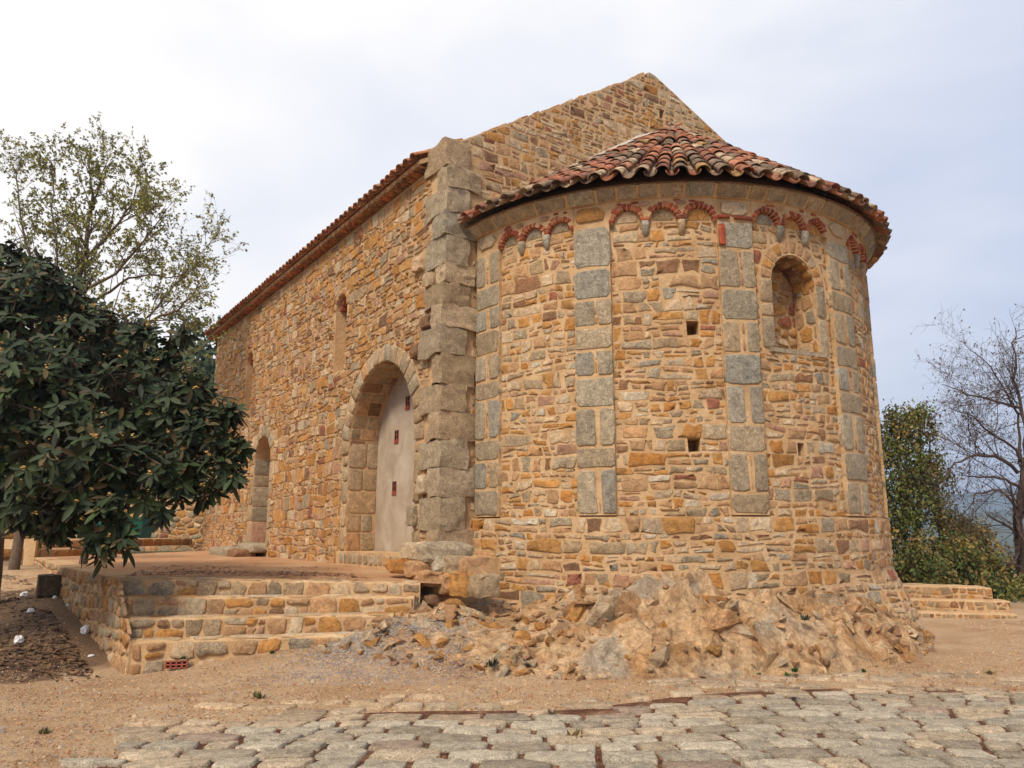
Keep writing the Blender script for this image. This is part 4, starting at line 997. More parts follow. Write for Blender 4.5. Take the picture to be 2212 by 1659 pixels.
# far stone wall and green container
fwA, fwB = atD(-60, 1165, 29.5), atD(470, 1165, 30.5)
def fwall(name, A_, B_, ztop0, ztop1, zb, thick, label, pal, hr, wr):
    d = (B_ - A_); d.z = 0; ln = d.length; d = d.normalized(); on = Vector((d.y, -d.x, 0)); A_ = Vector((A_.x, A_.y, 0))
    w = fix(mesh_obj(name, *prism([(0, zb), (ln, zb), (ln, ztop1), (0, ztop0)], lambda a, b_: A_ + d * a + UP * b_, lambda a, b_: A_ + d * a + UP * b_ - on * thick), M_MORTAR)); tag(w, label, 'wall')
    pl = masonry(0, ln, zb, min(ztop0, ztop1) - .02, hr, wr, .03, 1.4, .35, .3, ())
    lay(pl, lambda a, b_, h: A_ + d * a + UP * b_ + on * h, w, M_STONE, pal, hfun=lambda: rng.uniform(.02, .05)); return w
fwall('boundary_wall', fwA, fwB, 2.75, 2.75, .7, .4, 'high rubble wall across the far end behind the green container', P_NAVE, (.14, .3), (.2, .6))
fwall('dry_stone_wall', atD(-90, 1200, 19.5), atD(76, 1200, 20.5), 1.55, 1.5, .4, .4, 'low dry stone wall far left behind the slender trunks', dict(brown=3, amber=3, ochre=2), (.2, .4), (.3, .8))
gc = atD(290, 1142, 27); cont = empty('green_container', Vector((gc.x - .3, gc.y, 1.3)), 'green plastic waste container with an open top, behind the loquat', 'container')
cx, cy = gc.x - .45, gc.y
v = []; 
for z, s in ((1.28, .9), (1.95, 1.0)):
    for x, y in ((-.95, -.45), (.95, -.45), (.95, .45), (-.95, .45)): v.append((cx + x * s, cy + y * s, z))
for z, s in ((1.95, .94), (1.45, .84)):
    for x, y in ((-.95, -.45), (.95, -.45), (.95, .45), (-.95, .45)): v.append((cx + x * s, cy + y * s, z))
f = [[0, 3, 2, 1]] + [[i, (i + 1) % 4, 4 + (i + 1) % 4, 4 + i] for i in range(4)] + [[4 + i, 4 + (i + 1) % 4, 8 + (i + 1) % 4, 8 + i] for i in range(4)] + [[8 + i, 8 + (i + 1) % 4, 12 + (i + 1) % 4, 12 + i] for i in range(4)] + [[12, 13, 14, 15]]
fix(mesh_obj('container_body', v, f, M_GREENP, cont))
fix(mesh_obj('rim', *prism([(-1.0, 1.93), (1.0, 1.93), (1.0, 2.0), (-1.0, 2.0)], lambda a, b_: Vector((cx + a, cy - .50, b_)), lambda a, b_: Vector((cx + a, cy - .455, b_))), M_GREENP, cont))
for i in (-.5, 0, .5): fix(mesh_obj('rib', *prism([(i - .04, 1.34), (i + .04, 1.34), (i + .04, 1.92), (i - .04, 1.92)], lambda a, b_: Vector((cx + a, cy - .475, b_)), lambda a, b_: Vector((cx + a, cy - .40, b_))), M_GREENP, cont))

# ---- steps behind the apse on the right
RS = [((1900, 1262), (2142, 1270), 15.0, 14.6), ((1900, 1292), (2182, 1299), 14.6, 14.2), ((1900, 1320), (2197, 1327), 14.2, 13.85)]
rst = [(atD(*l, a), atD(*r, b_)) for l, r, a, b_ in RS]
rs = empty('rear_steps', rst[2][0].lerp(rst[2][1], .5) - UP * .2, 'flight of three low stone steps to the right of the apse', 'steps')
for k, (l, r) in enumerate(rst):
    sb = bar(l, r, 0, -.34, .5 if k else .7, 'step', M_CAP, rs)
    dn = (r - l).normalized(); ln = (r - l).length; on = Vector((dn.y, -dn.x, 0))
    lay(coursed(0, ln, -.30, -.01, (.13, .2), (.14, .36), .016), lambda a, b_, h: l + dn * a + UP * b_ + on * h, sb, M_STONE, dict(brown=2, olive=4, tan=4, ochre=1), hfun=lambda: .012)

# ================================================================== BEDROCK OUTCROP
def rock_in(th): # height where the rock meets the wall
    d = math.degrees(th)
    return np.interp(d, [-40, -20, 0, 8, 20, 34, 48, 60, 75, 90, 105, 125, 150], [.30, .50, .56, .55, .48, .82, .86, .78, .66, .55, .30, .12, .05])
def rock_out(th):
    d = math.degrees(th)
    return np.interp(d, [-40, -20, 0, 15, 30, 45, 60, 75, 90, 105, 125, 150], [2.4, 2.6, 3.0, 2.65, 2.0, 1.75, 1.58, 1.32, .92, .5, .32, .2])
def rock_shape(th):
    d = math.degrees(th)
    return np.interp(d, [-40, 0, 12, 22, 34, 45, 60, 80, 110], [1.4, 1.6, 1.5, .9, 1.4, 2.3, 2.6, 2.0, 1.2])
from mathutils.geometry import delaunay_2d_cdt
def rock_h(th, rr):
    """rr: distance outside the wall"""
    t_ = min(1, max(0, rr / rock_out(th))); base = rock_in(th) * (1 - t_ ** rock_shape(th)); x = th * 4.6
    env = min(1, max(0, (1.08 - t_) / .4)) * min(1, .25 + base)
    right = ss(R(24), R(44), th)
    q = Vector((x * .9 + rr * .5, rr * 1.5 - x * .2, 3))
    h = base + (1 - abs(mnoise.noise(q * 1.1)) * 2.4) * .20 * env * (.35 + .65 * right) + mnoise.noise(q * 2.7 + Vector((5, 0, 0))) * .22 * env - .08 * right * env
    return h
def rock_pt(th, rr, h): 
    q = apse_pt(th, R0 + .06 + rr, 0); q.z = h + (G(q.x, q.y) if rr > 1 else 0); return q
pts2 = []; T0, T1 = R(-32), R(140)
for th_i in range(0, 60):
    th = T0 + (T1 - T0) * th_i / 59; pts2.append((th * 4.6, -.22)); pts2.append((th * 4.6, rock_out(th) * 1.10))
for _ in range(3400):
    th = rng.uniform(T0, T1)
    if ss(R(30), R(42), th) > rng.random() and rng.random() < .35: continue
    pts2.append((th * 4.6, rock_out(th) * rng.uniform(-.05, 1.06)))
cd = delaunay_2d_cdt([Vector(p) for p in pts2], [], [], 0, 1e-5)
v = []
for p in cd[0]:
    th, rr = p.x / 4.6, p.y; o_ = rock_out(th)
    if rr > o_ * 1.08: v.append(rock_pt(th, rr, -.3)); continue
    env = min(1, max(0, (1.05 - rr / o_) / .3)); am = .030 + .030 * ss(R(24), R(44), th)
    h = rock_h(th, max(0, rr)) + rng.uniform(-1, 1) * am * (.3 + env)
    if rr > o_ * .97: h -= .04
    q = rock_pt(th + rng.gauss(0, .008), max(rr, -.2) + (rng.uniform(-.05, .05) if 0 < rr < o_ else 0), h); v.append(q)
f = [list(q) for q in cd[2]]
bm = bmesh.new(); bv = [bm.verts.new(q) for q in v]
for q in f: bm.faces.new([bv[i] for i in q])
bmesh.ops.recalc_face_normals(bm, faces=bm.faces); bm.verts.index_update()
v = [w.co.copy() for w in bm.verts]; f = [[w.index for w in q.verts] for q in bm.faces]; bm.free()
tints = []
for q in v:
    n_ = mnoise.fractal(Vector(q) * 1.6, 1, 2, 4); n2 = mnoise.noise(Vector(q) * 3.2)
    c = (.66 + .08 * n_, .435 + .08 * n_, .235 + .06 * n_) if n2 < .26 else (.56, .30, .12)
    if n_ > .4: c = (.50, .40, .28)
    tints.append((*c, .05))
outcrop = mesh_obj('bedrock_outcrop', v, f, M_ROCK, None, False, tints)
tag(outcrop, kind='structure')
if sum(p.normal.z for p in outcrop.data.polygons) < 0: outcrop.data.flip_normals()
def hull(n, seed, sx=1, sy=1, sz=1):
    r_ = random.Random(seed); bm = bmesh.new()
    for _ in range(n):
        p = Vector((r_.gauss(0, 1), r_.gauss(0, 1), r_.gauss(0, 1))).normalized() * r_.uniform(.75, 1); bm.verts.new((p.x * sx, p.y * sy, p.z * sz))
    g_ = bmesh.ops.convex_hull(bm, input=bm.verts); bmesh.ops.delete(bm, geom=[q for q in bm.verts if not q.link_faces], context='VERTS')
    vs_ = [q.co.copy() for q in bm.verts]; fs = [[q.index for q in f_.verts] for f_ in bm.faces]; bm.verts.index_update()
    fs = [[q.index for q in f_.verts] for f_ in bm.faces]; bm.free(); return vs_, fs
HULLS = [hull(rng.randint(9, 14), 100 + i, 1, rng.uniform(.6, .95), rng.uniform(.35, .8)) for i in range(14)]
def rock_at(p, s, tint, name=None, parent=None, bag=None, mat=None, tilt=.5, stretch=1):
    hv, hf = rng.choice(HULLS); M = Matrix.Rotation(rng.uniform(0, 6.28), 3, 'Z') @ Matrix.Rotation(rng.uniform(-tilt, tilt), 3, 'X') @ Matrix.Rotation(rng.uniform(-tilt, tilt), 3, 'Y')
    v = [p + M @ Vector((q.x * s * stretch, q.y * s, q.z * s)) for q in hv]
    if bag is not None: bag.add(v, hf, tint)
    else: return mesh_obj(name, v, hf, mat or M_ROCK, parent, False, tint)
P_ROCK = dict(ochre=2.5, tan=8, pale=5, pink=.6)
rb = Bag(); cnt = 0; cand = []
for _ in range(850):
    th = R(rng.uniform(-28, 38) if rng.random() < .72 else rng.uniform(38, 118)); t_ = rng.random() ** .7; rr = rock_out(th) * t_ * 1.05
    q = apse_pt(th, R0 + .06 + rr, 0); s = rng.uniform(.025, .085) * (1.6 if rng.random() < .12 else 1)
    if math.degrees(th) < 38: s *= 1.1
    q.z = rock_h(th, rr) + (G(q.x, q.y) if rr > 1 else 0) + s * .05
    cand.append((q, s))
for _ in range(34):
    th = R(rng.uniform(2, 100)); rr = rock_out(th) * rng.uniform(.25, .92); q = apse_pt(th, R0 + .06 + rr, 0); s = rng.uniform(.12, .24)
    q.z = rock_h(th, rr) + (G(q.x, q.y) if rr > 1 else 0) - s * .25; cand.append((q, s))
cand.sort(key=lambda c: -c[1])
for i, (q, s) in enumerate(cand):
    if i < 240: rock_at(q, s, pick(P_ROCK), 'rock', outcrop, tilt=.9, stretch=rng.uniform(1, 1.7))
    else: rock_at(q, s, pick(P_ROCK), bag=rb, tilt=.9)
rb.build('rock_fragments', M_ROCK, outcrop, False, 'stuff')
# big leaning slabs of bedrock against the wall
for px, py, D, sx, sy, sz, rz, rx, ry, tn in [(1295, 1335, 9.35, .62, .30, .95, .2, .35, .25, 'pale'), (1370, 1330, 9.2, .42, .3, .9, -.2, .3, -.25, 'tan'), (1240, 1330, 9.5, .3, .25, .7, .5, .3, .45, 'ochre'), (1530, 1385, 8.9, .55, .34, .62, .1, .45, -.35, 'olive'), (1440, 1370, 8.9, .30, .3, .6, .3, .4, .1, 'amber'), (1630, 1395, 9.0, .42, .3, .6, -.3, .4, -.3, 'tan'), (1730, 1385, 9.3, .5, .3, .5, -.5, .5, -.4, 'tan'), (1420, 1440, 8.55, .34, .22, .28, .2, .3, .3, 'ochre'), (1490, 1435, 8.5, .3, .2, .32, -.2, .3, -.3, 'pink'), (1180, 1350, 9.4, .34, .26, .36, .4, .5, .5, 'amber'), (1130, 1375, 9.3, .3, .24, .3, .2, .5, .6, 'ochre'), (1060, 1350, 9.8, .5, .3, .26, .1, .2, .2, 'ochre'), (900, 1335, 9.95, .62, .4, .3, .3, .15, -.1, 'tan'), (860, 1375, 9.55, .7, .4, .26, .1, .2, .2, 'tan'), (840, 1345, 9.75, .5, .4, .3, .4, .2, -.3, 'ochre'), (930, 1365, 9.5, .6, .5, .26, -.3, .1, .1, 'tan'), (980, 1300, 10.2, .36, .3, .28, .1, .2, .2, 'ochre'), (930, 1290, 10.3, .34, .3, .24, .6, .1, .2, 'brown'), (1540, 1290, 9.6, .9, .3, .2, .12, 0, .05, 'amber')]:
    hv, hf = hull(22, int(px), 1, 1, 1); M = Matrix.Rotation(rz, 3, 'Z') @ Matrix.Rotation(rx, 3, 'X') @ Matrix.Rotation(ry, 3, 'Y'); p = atD(px, py, D)
    mesh_obj('rock', [p + Vector((0, .12, -.06)) + M @ Vector((q.x * sx * .5, q.y * sy * .5, q.z * sz * .45)) for q in hv], hf, M_ROCK, outcrop, False, PAL[tn][:3] + (.1,))

# ================================================================== COBBLED PAVING
xs = spaced(-3.6, 16, -3.6, 9.5, .5); 
def pave_top(x): return float(np.interp(x, [-3.2, -2.6, -1.2, .5, 1.5, 3, 4.5, 6, 16], [6.3, 7.1, 7.55, 7.7, 8.2, 8.6, 8.65, 8.4, 9.2]))
def pave_left(y): return float(np.interp(y, [2, 5.4, 6.3, 7.3, 8], [-2.7, -2.85, -3.0, -2.55, -1.8]))
v = []; f = []
for i in range(121):
    x = -3.1 + 17 * i / 120
    for j in range(25):
        y1 = pave_top(x) - .55; y0 = 2.6; y = y0 + (y1 - y0) * j / 24
        v.append((x, y, G(x, y) + .012 - (.03 if j == 24 or i == 0 else 0)))
f = [[i * 25 + j, (i + 1) * 25 + j, (i + 1) * 25 + j + 1, i * 25 + j + 1] for i in range(120) for j in range(24)]
f = [q for q in f if v[q[0]][0] > pave_left(v[q[0]][1]) + .12]
paving = mesh_obj('cobbled_paving', v, f, M_JOINT, None, True); tag(paving, kind='structure')
pl = masonry(-3.3, 13.5, 2.9, 9.0, (.17, .25), (.20, .48), .034, 2.1, .14, .05, (), wave=.04)
keep = []; faded = []
for p in pl:
    cx, cy = cen(p)
    if cx < pave_left(cy) + .08: continue
    e = pave_top(cx) - cy
    if e < -.05: continue
    if cx > 5 and cy > 7.2 and rng.random() < .3: continue
    if e < .9 and rng.random() < (.35 + .4 * (cx > -1) * (cx < 1.6)): continue
    keep.append(p)
P_PAVE = dict(grey=1, olive=1)
def pave_tint(p):
    k = rng.random(); s = rng.uniform(.82, 1.2); cx, cy = cen(p); e = pave_top(cx) - cy
    c = (.41, .35, .255) if k < .5 else ((.33, .27, .19) if k < .78 else ((.42, .33, .22) if k < .98 else (.34, .25, .18)))
    if cx < 0 and e < .45: c = (.56, .41, .25)
    if e < 1.0: m_ = .6; c = tuple(c[i] * (1 - m_) + (.46, .32, .19)[i] * m_ for i in range(3))
    return (c[0] * s, c[1] * s, c[2] * s, .8)
def sunk(cx, cy): return .02 * ss(.2, 1.5, pave_top(cx) - cy)
lay(keep, lambda a, b_, h: Vector((a, b_, G(a, b_) + .012 + h + .016 * ss(.0, 1.4, pave_top(a) - b_) - .002)), paving, M_COB, pave_tint, name='paving_stone', bev=.97, hfun=lambda: rng.uniform(.008, .018), sink=.05, cut=.05, rough=.045, dome=.2, nmax=12)

# ---- loose gravel and pebbles
gb = Bag(); T4 = [[0, 1, 2], [0, 3, 1], [1, 3, 2], [2, 3, 0]]
def pebble(p, s, tint):
    v = [p + Vector((rng.uniform(.5, 1) * s * math.cos(a), rng.uniform(.5, 1) * s * math.sin(a), -s * .2)) for a in (0, 1.6, 3.1, 4.7)] + [p + Vector((rng.uniform(-.3, .3) * s, rng.uniform(-.3, .3) * s, s * rng.uniform(.4, .8)))]
    gb.add(v, [[0, 1, 4], [1, 2, 4], [2, 3, 4], [3, 0, 4]], tint)
for _ in range(34000):
    y = 4.7 + 9 * rng.random() ** 1.3; x = rng.uniform(-.70, .72) * y
    if x > pave_left(y) and y < pave_top(x) - .7 and rng.random() < .93: continue
    dC = (Vector((x, y, 0)) - CC).length
    if dC < R0 + 1.2: continue
    z = G(x, y)
    if (Vector((x, y, 0)) - A0).dot(on if False else Vector((1, 0, 0))) > 99: continue
    if y > 9.2 + (x + 4.5) * .08 and x > -4.6 - (y - 9.2) * .8: 
        if x < -1.0: continue
    k = rng.random(); s = rng.uniform(.006, .017) * (2.1 if rng.random() < .06 else 1)
    c = (.60, .38, .20) if k < .5 else ((.66, .52, .35) if k < .70 else ((.42, .20, .09) if k < .9 else (.38, .32, .27)))
    pebble(Vector((x, y, z + .004)), s, (*c, .3))
# grey gravel washed down between the steps and the rock
for _ in range(9000):
    t_ = rng.random(); x = -1.9 + 2.0 * rng.random() + rng.gauss(0, .25) - t_ * .7; y = 8.2 + 2.0 * (1 - t_) ** .8 + rng.gauss(0, .12)
    d_ = (Vector((x, y, 0)) - CC); th = math.atan2(d_.dot(EA), -d_.dot(V)); rr = d_.length - R0 - .06
    if rr < .3 or y > 9.9: continue
    z = G(x, y) if rr > rock_out(th) * 1.1 else rock_h(th, rr) + G(x, y) * (rr > 1)
    c = (.33, .31, .32) if rng.random() < .6 else (.52, .42, .31)
    pebble(Vector((x, y, z + .004)), rng.uniform(.006, .016), (*c, .2))
gb.build('gravel', M_STONE, None, False, 'stuff')
gl = [o for o in bpy.data.objects if o.name == 'gravel'][0]

# dead reddish plant bits between and over the stones
db = Bag()
for _ in range(14000):
    y = 4.7 + 4.6 * rng.random(); x = rng.uniform(-.62, .7) * y
    if mnoise.noise(Vector((x * 1.7, y * 2.6, 4))) < .02: continue
    z = G(x, y) + rng.uniform(.014, .03); a = rng.uniform(0, 6.28); l = rng.uniform(.008, .028); d = Vector((math.cos(a), math.sin(a), rng.uniform(-.1, .5))) * l; s_ = Vector((-math.sin(a), math.cos(a), .3)) * l * .35
    p = Vector((x, y, z)); c = rng.choice([(.20, .05, .028), (.26, .09, .045), (.14, .06, .03)])
    db.add([p - s_, p + d, p + s_], [[0, 1, 2]], (*c, 1))
for _ in range(17000):  # leaf litter under the loquat
    y = rng.uniform(8.8, 14.5); x = rng.uniform(-10.5, -4.3)
    if x > -4.55 - (y - 9.2) * .8 - .15: continue
    if mnoise.fractal(Vector((x * .9, y * .9, 4)), 1, 2, 3) * .8 + .6 * ss(-8.5, -5, x) * ss(8.6, 10, y) + rng.gauss(0, .28) < .22: continue
    z = G(x, y) + rng.uniform(.004, .02); a = rng.uniform(0, 6.28); l = rng.uniform(.02, .075); d = Vector((math.cos(a), math.sin(a), rng.uniform(-.1, .35))) * l; s_ = Vector((-math.sin(a), math.cos(a), .15)) * l * .3
    p = Vector((x, y, z)); c = rng.choice([(.09, .035, .02), (.045, .025, .015), (.13, .07, .035), (.18, .10, .05)])
    db.add([p - d, p - s_, p + d, p + s_], [[0, 1, 2, 3]], (*c, 1))
for _ in range(3500):
    a = rng.random(); b2_ = rng.random() ** 1.6; p = ST[0][0].lerp(ST[0][1], a); p = p + Vector((-.35, 1, 0)) * (b2_ * 3.2 + .02)
    if mnoise.noise(p * .8) + .25 * (1 - a) < rng.uniform(-.1, .5): continue
    p.z = .95 + .018 * mnoise.noise(p * 1.3) - .05 * ss(.6, 1, a); an = rng.uniform(0, 6.28); l = rng.uniform(.012, .05); d = Vector((math.cos(an), math.sin(an), rng.uniform(0, .3))) * l; s_ = Vector((-math.sin(an), math.cos(an), .15)) * l * .35
    c = rng.choice([(.12, .04, .02), (.07, .035, .02), (.3, .14, .07)]); db.add([p - d, p - s_, p + d, p + s_], [[0, 1, 2, 3]], (*c, 1))
db.build('fallen_leaves', M_LEAF, None, False, 'stuff')

# ---- crumpled white paper under the loquat
def crumple(p, s, label, tall=1.0, seed=0):
    bm = bmesh.new(); bmesh.ops.create_icosphere(bm, subdivisions=3, radius=1)
    for w in bm.verts:
        n_ = mnoise.noise(w.co * 1.7 + Vector((seed, 0, 0))) * .45 + abs(mnoise.noise(w.co * 4 + Vector((0, seed, 0)))) * .35
        w.co *= (1 + n_); w.co.z *= tall
    v = [p + UP * s * .6 * tall + w.co * s for w in bm.verts]; fs = [[w.index for w in f_.verts] for f_ in bm.faces]; bm.free()
    o = mesh_obj('crumpled_paper', v, fs, M_WHITE); tag(o, label, 'paper', 'crumpled paper lying under the loquat')
def gpt(px, py):
    lo, hi = 4.0, 20.0
    for _ in range(40):
        m_ = (lo + hi) / 2; q = atD(px, py, m_)
        if q.z > G(q.x, q.y): lo = m_
        else: hi = m_
    return atD(px, py, lo)
for i, (px, py, s, tl_, lb) in enumerate([(185, 1367, .055, 1.1, 'roundest white crumpled paper, close to the retaining wall'), (40, 1388, .055, .9, 'white crumpled paper nearest the left edge of the picture, with a pointed tip'), (53, 1288, .06, .7, 'double lump of white crumpled paper beside a red twig, farthest back'), (150, 1309, .05, .5, 'flat white paper scrap in the dark leaf litter by the wall'), (66, 1323, .045, .8, 'small white crumpled paper between the two lumps on the left'), (118, 1293, .03, .9, 'tiniest white paper scrap, left of the dark leaf litter'), (197, 1418, .03, .5, 'small flat white scrap near the corner of the steps')]):
    crumple(gpt(px, py), s, lb, tl_, i * 3.1)
# ---- weeds
def tuft(px, py, s, c, D=None, n=46, name='weed', label='small green weed', cat='plant', grp='small weeds at the foot of the rocks'):
    p = gpt(px, py) if D is None else atD(px, py, D); b_ = Bag()
    for _ in range(n):
        a = rng.uniform(0, 6.28); e_ = rng.uniform(.3, 1.4); d = Vector((math.cos(a) * math.cos(e_), math.sin(a) * math.cos(e_), math.sin(e_))) * s * rng.uniform(.5, 1); sd_ = Vector((-math.sin(a), math.cos(a), 0)) * s * .11
        q = p + Vector((rng.gauss(0, .25), rng.gauss(0, .25), 0)) * s; k = rng.uniform(.6, 1.3)
        b_.add([q, q + d * .6 - sd_, q + d, q + d * .6 + sd_], [[0, 1, 2, 3]], (c[0] * k, c[1] * k, c[2] * k, 1))
    tag(b_.build(name, M_LEAF), label, cat, grp)
GR = (.045, .10, .022); OL = (.13, .12, .04); DK = (.05, .06, .035)
for px, py, s, c, D, lb in [(1716, 1452, .07, GR, 8.45, 'bushiest green weed at the foot of the rocks, right of centre'), (1741, 1340, .09, DK, 9.0, 'dark green tuft growing in a crevice high on the right rocks'), (1700, 1460, .05, GR, 8.4, 'low green weed just left of the bushiest one'), (1863, 1452, .05, GR, None, 'green weed alone at the right end of the rocks'), (1640, 1458, .035, GR, 8.4, 'tiny green weed left of the pair below the rocks'), (1718, 1502, .05, GR, None, 'green weed growing out in the paving below the rocks'), (1065, 1440, .10, DK, 8.7, 'dark dry tuft at the foot of the left rubble'), (1140, 1440, .06, DK, 8.7, 'small dark green tuft right of the dry one'), (1035, 1320, .05, DK, 9.9, 'small green sprig by the foundation stones'), (395, 1424, .05, GR, 9.2, 'green sprig beside the hollow brick'), (588, 1412, .055, GR, 9.3, 'green weed under the middle of the lowest step'), (560, 1509, .08, OL, None, 'flat olive moss tuft between the steps and the paving'), (935, 1622, .05, GR, None, 'bright green sprig between the front paving stones'), (1350, 1620, .05, (.12, .14, .03), None, 'yellow green sprig between paving stones, centre front'), (1240, 1600, .11, (.30, .22, .11), None, 'straw coloured dry grass tuft in the paving, centre'), (1190, 1550, .09, (.28, .2, .11), None, 'smaller dry grass tuft in the paving behind'), (95, 1585, .06, OL, None, 'olive moss patch on the sand at the left'), (160, 1650, .06, GR, None, 'green tuft at the left edge of the paving'), (1380, 1415, .08, DK, 8.9, 'dark sprig low between the leaning slabs'), (985, 1325, .04, DK, 9.9, 'dark tiny tuft on the gravel slope'), (2140, 1457, .08, (.28, .22, .1), None, 'dry yellowish tuft on the sand, far right')]:
    tuft(px, py, s, c, D, label=lb)

# ================================================================== TREES
def tube(bag, pts, r0, r1, sides=5, tint=(1, 1, 1, 1)):
    n = len(pts); v = []
    for i, p in enumerate(pts):
        d = (pts[min(n - 1, i + 1)] - pts[max(0, i - 1)]).normalized(); a = d.cross(Vector((.31, .2, .93))).normalized(); b_ = d.cross(a); r = r0 + (r1 - r0) * i / max(1, n - 1)
        for k in range(sides): g = 6.2832 * k / sides; v.append(p + a * (r * math.cos(g)) + b_ * (r * math.sin(g)))
    f = [[i * sides + k, i * sides + (k + 1) % sides, (i + 1) * sides + (k + 1) % sides, (i + 1) * sides + k] for i in range(n - 1) for k in range(sides)]
    bag.add(v, f)
def wander(p, d, ln, n, wob, grav=0.0):
    pts = [p.copy()]; d = d.normalized()
    for i in range(n):
        d = (d + Vector((rng.gauss(0, wob), rng.gauss(0, wob), max(-.35, min(.35, rng.gauss(0, wob))) + grav))).normalized(); pts.append(pts[-1] + d * (ln / n))
    return pts
def branch_tree(limbs, levels, bark, leaf_fn, rng_len, spread=.8, upb=.15, dens=1.0, flat=1.0):
    """limbs: list of (points, r0, r1). returns twig tips"""
    wood = Bag(); twigs = Bag(); tips = []
    def grow(pts, r0, r1, lev):
        (wood if lev < 2 else twigs)
        tube(wood if lev < 2 else twigs, pts, r0, r1, 6 if lev == 0 else (4 if lev == 1 else 3))
        if lev >= levels: tips.append(pts); return
        L_ = sum((pts[i + 1] - pts[i]).length for i in range(len(pts) - 1)); nch = max(2, int(rng_len[lev][2] * dens * L_))
        for c in range(nch):
            t_ = rng.uniform(.18 if lev == 0 else .1, 1.0) * (len(pts) - 1); i = min(int(t_), len(pts) - 2); p = pts[i].lerp(pts[i + 1], t_ - i); d = (pts[i + 1] - pts[i]).normalized()
            rd = Vector((rng.gauss(0, 1), rng.gauss(0, flat), rng.gauss(0, 1))).normalized(); nd = (d * (1 - spread * .5) + rd * spread + UP * upb).normalized()
            r = (r0 + (r1 - r0) * t_ / (len(pts) - 1)) * rng.uniform(.32, .5); ln = rng.uniform(rng_len[lev][0], rng_len[lev][1]) * (1.15 - .5 * t_ / (len(pts) - 1))
            grow(wander(p, nd, ln, 4 if lev < 2 else 3, .16, .02), max(r, .0035), max(r * .35, .002), lev + 1)
    for pts, r0, r1 in limbs: grow(pts, r0, r1, 0)
    return wood, twigs, tips
def leaf_quad(bag, p, d, s, w, tint, droop=.2):
    sd_ = d.cross(Vector((rng.gauss(0, 1), rng.gauss(0, 1), rng.gauss(0, 1)))).normalized() * s * w
    bag.add([p, p + d * s * .5 + sd_, p + d * s - UP * s * droop, p + d * s * .5 - sd_], [[0, 1, 2, 3]], tint)
def pxpath(lst, D0, D1=None, n=3):
    D1 = D0 if D1 is None else D1; P_ = [atD(x, y, D0 + (D1 - D0) * i / (len(lst) - 1)) for i, (x, y) in enumerate(lst)]; o_ = []
    for i in range(len(P_) - 1):
        for k in range(n): o_.append(P_[i].lerp(P_[i + 1], k / n) + Vector((rng.gauss(0, .02), rng.gauss(0, .03), rng.gauss(0, .02))))
    return o_ + [P_[-1]]

# -- tall sparse tree behind the loquat
D_ = 19
tr = empty('sparse_poplar', Vector((-9.9, D_, .9)), 'tall half-bare tree with small new leaves rising behind the loquat', 'tree')
limbs = [(pxpath([(120, 1200), (118, 1000), (122, 860), (135, 780), (148, 700), (165, 640), (185, 560), (190, 480), (200, 420), (190, 345)], D_), .15, .022),
         (pxpath([(130, 800), (180, 760), (250, 720), (330, 695), (385, 668), (425, 625), (445, 580)], D_, D_ - .5), .065, .008),
         (pxpath([(265, 715), (320, 735), (370, 745), (400, 770)], D_), .03, .008),
         (pxpath([(150, 690), (215, 640), (280, 600), (340, 595), (400, 600)], D_, D_ + .8), .048, .008),
         (pxpath([(165, 640), (250, 590), (310, 520), (360, 450)], D_, D_ - .8), .05, .01),
         (pxpath([(185, 560), (240, 500), (290, 440), (300, 360)], D_), .05, .01),
         (pxpath([(140, 740), (110, 640), (60, 540), (40, 430), (30, 360)], D_, D_ + .5), .052, .008),
         (pxpath([(120, 660), (125, 560), (110, 450), (120, 350)], D_, D_ - .5), .04, .008),
         (pxpath([(135, 780), (60, 720), (0, 640), (-50, 540)], D_), .06, .015),
         (pxpath([(300, 705), (350, 650), (420, 560), (480, 500)], D_), .03, .007),
         (pxpath([(190, 480), (215, 400), (240, 330)], D_), .03, .008)]
wood, twigs, tips = branch_tree(limbs, 3, None, None, [(.7, 1.7, 4.6), (.35, .85, 5.4), (.18, .42, 5.4)], .75, .3)
wood.build('trunk', M_BARK, tr, True); twigs.build('twigs', M_BARK, tr, False, 'stuff')
lf = Bag()
for pts in tips:
    px, py = proj(pts[-1]); dn_ = .95 if 60 < px < 360 and 330 < py < 720 else .5
    for _ in range(17):
        if rng.random() < dn_:
            i = rng.randrange(1, len(pts)); k = rng.uniform(.7, 1.35); c = (.30, .28, .06) if rng.random() < .6 else (.20, .22, .08)
            leaf_quad(lf, pts[i], Vector((rng.gauss(0, 1), rng.gauss(0, 1), rng.gauss(0, .8))).normalized(), rng.uniform(.045, .085), .34, (c[0] * k, c[1] * k, c[2] * k, 1))
lf.build('foliage', M_LEAF, tr, False, 'stuff')

